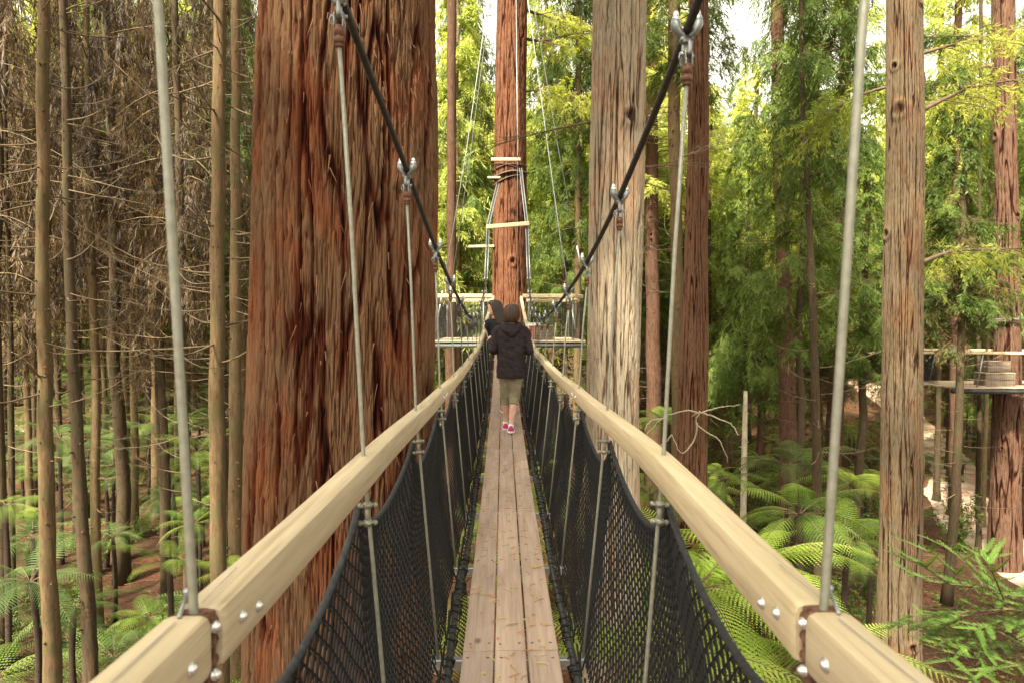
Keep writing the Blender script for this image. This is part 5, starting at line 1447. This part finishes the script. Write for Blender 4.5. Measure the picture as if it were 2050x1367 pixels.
def person(x, Y, label, H, J, head_yaw, clothes, hair, yaw=0.0, lean=0.0, leanx=0.0):
    """J: joint positions for legs and arms, in metres, x right, y forward, z up from the sole level."""
    base = dz(Y); root = empty('person', (x, Y, base), yaw); tag(root, label, 'person')
    T = Matrix.Translation((x, Y, base)) @ Matrix.Rotation(yaw, 4, 'Z'); k = H / 1.67
    def X(mb):
        out = MB(); out.v = [tuple(T @ (Vector((p[0] + leanx * max(0, p[2] - .85), p[1] + lean * max(0, p[2] - .9), p[2])) * k)) for p in mb.v]; out.f = mb.f; out.m = mb.m; out.n = mb.n; return out
    hc = Vector((J['head'][0], J['head'][1], 1.555)); Rh = Matrix.Rotation(head_yaw, 3, 'Z')
    # body: one continuous surface
    b = MB()
    b.loft([oval((0, 0, z), rx, ry, 24, 0, 2.3) for z, rx, ry in ((.80, .145, .105), (.90, .160, .115), (1.02, .128, .092), (1.14, .145, .098), (1.27, .165, .098), (1.35, .150, .085), (1.39, .09, .065), (1.41, .05, .05))])
    chain_tube(b, [(0, .0, 1.36), (hc.x * .5, .015, 1.42), (hc.x, hc.y, 1.50)], [.056, .050, .052], 14)
    skull = [((0, -.006, 1.455), .044, .046), ((0, .016, 1.475), .058, .070), ((0, .012, 1.51), .068, .088), ((0, .004, 1.555), .075, .096), ((0, -.002, 1.60), .076, .098), ((0, -.008, 1.635), .066, .086), ((0, -.012, 1.658), .040, .052), ((0, -.012, 1.666), .012, .016)]
    rings = []
    for c, rx, ry in skull:
        rings.append([tuple(Rh @ Vector((p[0], p[1], 0)) + Vector((hc.x, hc.y, p[2]))) for p in oval(c, rx, ry, 24, 0, 2.15)])
    b.loft(rings)
    def hp(a, f, z): v = Rh @ Vector((a, f, 0)); return Vector((hc.x + v.x, hc.y + v.y, z))
    b.tube([hp(0, .090, 1.575), hp(0, .102, 1.555), hp(0, .116, 1.532), hp(0, .100, 1.523)], [.007, .010, .013, .009], 8)      # nose
    b.tube([hp(-.022, .089, 1.503), hp(0, .099, 1.505), hp(.022, .089, 1.503)], [.004, .0062, .004], 8); b.tube([hp(-.018, .088, 1.493), hp(0, .097, 1.492), hp(.018, .088, 1.493)], [.004, .0066, .004], 8)   # lips
    b.ball(hp(0, .078, 1.466), .020, 10)
    b.tube([hp(-.05, .078, 1.578), hp(-.02, .092, 1.584), hp(.02, .092, 1.584), hp(.05, .078, 1.578)], [.004, .008, .008, .004], 8)   # brow
    for s in (-1, 1): b.ball(hp(s * .077, -.004, 1.545), .024, 10, sc=(.38, .75, 1.2), rot=Rh)
    for s, key in ((-1, 'l'), (1, 'r')):
        sh, el, wr = [Vector(J['arm_' + key][i]) for i in range(3)]
        chain_tube(b, [(s * .10, 0, 1.33), sh, sh.lerp(el, .5), el, el.lerp(wr, .45), wr], [.055, .050, .043, .036, .036, .026], 14)
        hand(b, wr, J['hand_' + key][0], J['hand_' + key][1], J['hand_' + key][2], J['hand_' + key][3])
        hip, kn, an, toe = [Vector(J['leg_' + key][i]) for i in range(4)]
        chain_tube(b, [hip, hip.lerp(kn, .5), kn, kn.lerp(an, .32), kn.lerp(an, .75), an], [.088, .072, .052, .053, .036, .033], 16)
        chain_tube(b, [an + Vector((0, -.035, -.03)), an + Vector((0, .02, -.04)), toe], [.030, .036, .026], 12)
    body = fuse(X(b), 'body', .0062, 'skin', root, 3)
    e = MB()
    for s in (-1, 1): e.ball(hp(s * .031, .082, 1.562), .0105, 10)
    X(e).build('eyes', M['eye'], root)
    # jacket or top
    j = MB(); jr = clothes['torso']
    j.loft([oval((cx, cy, z), rx, ry, 32, t, 2.4) for z, cx, cy, rx, ry, t in jr])
    for s, key in ((-1, 'l'), (1, 'r')):
        sh, el, wr = [Vector(J['arm_' + key][i]) for i in range(3)]
        chain_tube(j, [(s * .07, -.005, 1.345), sh + Vector((0, 0, .004)), sh.lerp(el, .5), el, el.lerp(wr, .5), el.lerp(wr, .93)], [.062, .070, .062, .058, .050, .043], 16)
    if clothes.get('hood'):
        for q in (-1, 1):
            chain_tube(j, [(q * .06, .060, 1.43), (q * .105, .015, 1.425), (q * .10, -.065, 1.395), (q * .05, -.115, 1.335), (0, -.13, 1.30)], [.026, .034, .044, .042, .038], 12)
        chain_tube(j, [(-.07, -.075, 1.375), (0, -.105, 1.35), (.07, -.075, 1.375)], [.035, .05, .035], 12)
        chain_tube(j, [(0, -.10, 1.36), (0, -.135, 1.30), (0, -.13, 1.255)], [.05, .042, .018], 12)
    top = fuse(X(j), clothes['name'], .0085, clothes['mat'], root, 5, clothes.get('wrinkle', .008), 8)
    if clothes.get('hood'):
        m = MB(); zz = jr[0][0]
        m.loft([oval((jr[0][1], jr[0][2], zz + d), jr[0][3] + o, jr[0][4] + o, 32, jr[0][5], 2.4) for d, o in ((-.012, -.004), (-.006, .003), (.008, .004), (.016, .001))]); X(m).build('hem', M[clothes['mat']], top)
    if clothes.get('stripe'):
        m = MB(); s = -1; sh, el, wr = [Vector(J['arm_l'][i]) for i in range(3)]
        off = Vector((-.062, -.028, .0)); m.tube([sh + off + Vector((0, 0, .03)), sh.lerp(el, .5) + off * 1.02, el + off * .95], [.007, .008, .008], 8); X(m).build('stripe', M['white'], top)
    # trousers
    t = MB()
    t.loft([oval((0, 0, z), rx, ry, 28, 0, 2.3) for z, rx, ry in ((.98, .150, .110), (.90, .172, .128), (.82, .180, .132), (.76, .160, .125))])
    for s, key in ((-1, 'l'), (1, 'r')):
        hip, kn, an, toe = [Vector(J['leg_' + key][i]) for i in range(4)]; c = clothes['cuff']
        end_ = kn.lerp(an, c); q = kn.lerp(an, c * .5)
        chain_tube(t, [hip + Vector((0, 0, .02)), hip.lerp(kn, .5), kn, q, end_], [.100, .086, .071, .064, clothes.get('cuff_r', .062)], 18)
    fuse(X(t), 'trousers', .0085, clothes['legs'], root, 4, .007, 9)
    # shoes and socks
    for s, key in ((-1, 'l'), (1, 'r')):
        hip, kn, an, toe = [Vector(J['leg_' + key][i]) for i in range(4)]
        f = Vector((toe.x - an.x, toe.y - an.y, toe.z - an.z)); dirn = Vector((f.x, f.y, 0)).normalized(); lift = J.get('heel_' + key, 0.0)
        def fp(a, u, z): # a along the foot from the heel, u sideways, z up
            p = Vector((an.x, an.y, 0)) - dirn * .055 + dirn * a + Vector((dirn.y, -dirn.x, 0)) * u; zz = z + lift * max(0, 1 - a / .17)
            return (p.x, p.y, zz)
        sh_ = MB(); prof = [(0.0, .028, .075), (.02, .037, .098), (.07, .040, .100), (.12, .038, .070), (.17, .045, .052), (.22, .043, .042), (.255, .026, .034)]
        sh_.loft([[fp(a, w * math.cos(q), .018 + (h - .018) * max(0, math.sin(q)) + (.004 * math.sin(q) if math.sin(q) < 0 else 0)) for q in [2 * math.pi * i / 16 for i in range(16)]] for a, w, h in prof])
        so = X(sh_).build('shoe', M['pink'] if clothes.get('pink') else M['black_top'], root)
        sl = MB(); sl.loft([[fp(a, w * u, z) for u, z in ((-1.12, .002), (1.12, .002), (1.16, .012), (1.10, .026), (-1.10, .026), (-1.16, .012))] for a, w, h in [(-.006, .022, 0)] + prof[1:-1] + [(.262, .022, 0)]]); X(sl).build('sole', M['white'], so, auto=50)
        sk = MB(); up = (kn - an).normalized(); sk.tube([an - up * .035, an + up * .028, an + up * .033], [.037, .039, .034], 16); X(sk).build('sock', M['white'] if clothes.get('pink') else M['jeans'], root)
    # hair: overlapping locks over the skull, fused and combed
    h = MB(); Rr = rng(int(H * 1000))
    h.loft([[tuple(Rh @ Vector((p[0], p[1], 0)) + Vector((hc.x, hc.y, p[2]))) for p in oval(c, rx, ry, 24, 0, 2.1)] for c, rx, ry in
            (((0, -.045, 1.50), .072, .062), ((0, -.035, 1.55), .084, .082), ((0, -.022, 1.60), .088, .096), ((0, -.012, 1.64), .080, .096), ((0, -.012, 1.672), .055, .068), ((0, -.012, 1.684), .02, .024))])
    for i in range(60):
        a = Rr.uniform(-.5, math.pi + .5) + math.pi; lenz = hair['len'] * Rr.uniform(.82, 1.0)
        ca, sa = math.cos(a), math.sin(a)
        if sa > .25: continue
        zt = 1.655; r1 = .086; flare_ = hair.get('flare', .0)
        pts = [hp(.04 * ca, .04 * sa - .012, 1.680), hp(r1 * .85 * ca, .088 * sa - .012, 1.652), hp(r1 * 1.02 * ca, .098 * sa - .012, 1.60), hp((r1 + flare_ * .4) * ca, (.094 + flare_ * .3) * sa - .014, 1.60 - lenz * .45), hp((r1 * hair.get('in', .8) + flare_) * ca, (.082 + flare_) * sa - .016, 1.60 - lenz * .8), hp((r1 * hair.get('in', .8) * .9 + flare_) * ca, (.070 + flare_) * sa - .016, 1.60 - lenz)]
        chain_tube(h, pts, [.010, .016, .018, .018, .016, .007], 8, 3)
    def comb(co): return co
    fuse(X(h), 'hair', .0048, hair['mat'], root, 1, .0035, 60)
    return root

person((1023.5 - 1007) / F_PX * 8.95, 8.95, 'person walking away in dark hooded jacket, khaki cropped trousers and pink trainers', 1.665,
    dict(head=(.008, .012), arm_l=[(-.178, 0, 1.325), (-.238, -.01, 1.075), (-.272, .20, 1.225)], arm_r=[(.178, 0, 1.325), (.238, -.02, 1.07), (.165, .22, 1.13)],
         hand_l=((-.1, 1, .45), (.55, .1, -1), 1, .75), hand_r=((-.2, 1, .2), (-.4, 0, -1), -1, .7),
         leg_l=[(-.082, .0, .86), (-.070, .14, .47), (-.075, .235, .085), (-.078, .39, .03)], leg_r=[(.082, .0, .86), (.045, .075, .47), (-.005, -.075, .085), (.0, .08, .03)], heel_r=.012),
    0.05, dict(name='jacket', mat='jacket', legs='khaki', cuff=.28, cuff_r=.063, pink=True, hood=True, wrinkle=.012,
        torso=[(.735, .0, .0, .192, .150, .0), (.80, 0, 0, .194, .150, 0), (.90, 0, 0, .186, .142, 0), (1.02, 0, 0, .172, .128, 0), (1.15, 0, 0, .184, .130, 0), (1.27, 0, 0, .198, .126, 0), (1.345, 0, 0, .180, .108, 0), (1.395, 0, 0, .115, .085, 0), (1.435, 0, .0, .075, .075, 0)]),
    dict(mat='hair_auburn', len=.155, flare=.0))
person(.095, 10.35, 'person with long dark hair and black top, face turned left, ahead of the hooded walker', 1.70,
    dict(head=(-.005, .010), arm_l=[(-.165, 0, 1.32), (-.175, .10, 1.13), (-.20, .30, 1.27)], arm_r=[(.165, 0, 1.32), (.20, .02, 1.07), (.16, .24, 1.12)],
         hand_l=((-.3, 1, .5), (.4, .2, -1), 1, .7), hand_r=((-.2, 1, .2), (-.4, 0, -1), -1, .7),
         leg_l=[(-.078, .0, .86), (-.070, .04, .47), (-.07, .03, .085), (-.075, .19, .03)], leg_r=[(.078, .0, .86), (.075, .03, .47), (.07, -.02, .085), (.075, .14, .03)]),
    1.25, dict(name='black_top', mat='black_top', legs='jeans', cuff=.9, cuff_r=.06, stripe=True, wrinkle=.005,
        torso=[(.84, 0, 0, .170, .125, 0), (.92, 0, 0, .172, .125, 0), (1.03, 0, 0, .145, .108, 0), (1.15, 0, 0, .160, .112, 0), (1.27, 0, 0, .176, .112, 0), (1.345, 0, 0, .160, .098, 0), (1.385, 0, 0, .10, .075, 0), (1.41, 0, 0, .062, .062, 0)]),
    dict(mat='hair_dark', len=.36, flare=.012, **{'in': .95}), yaw=.05, leanx=-.29)
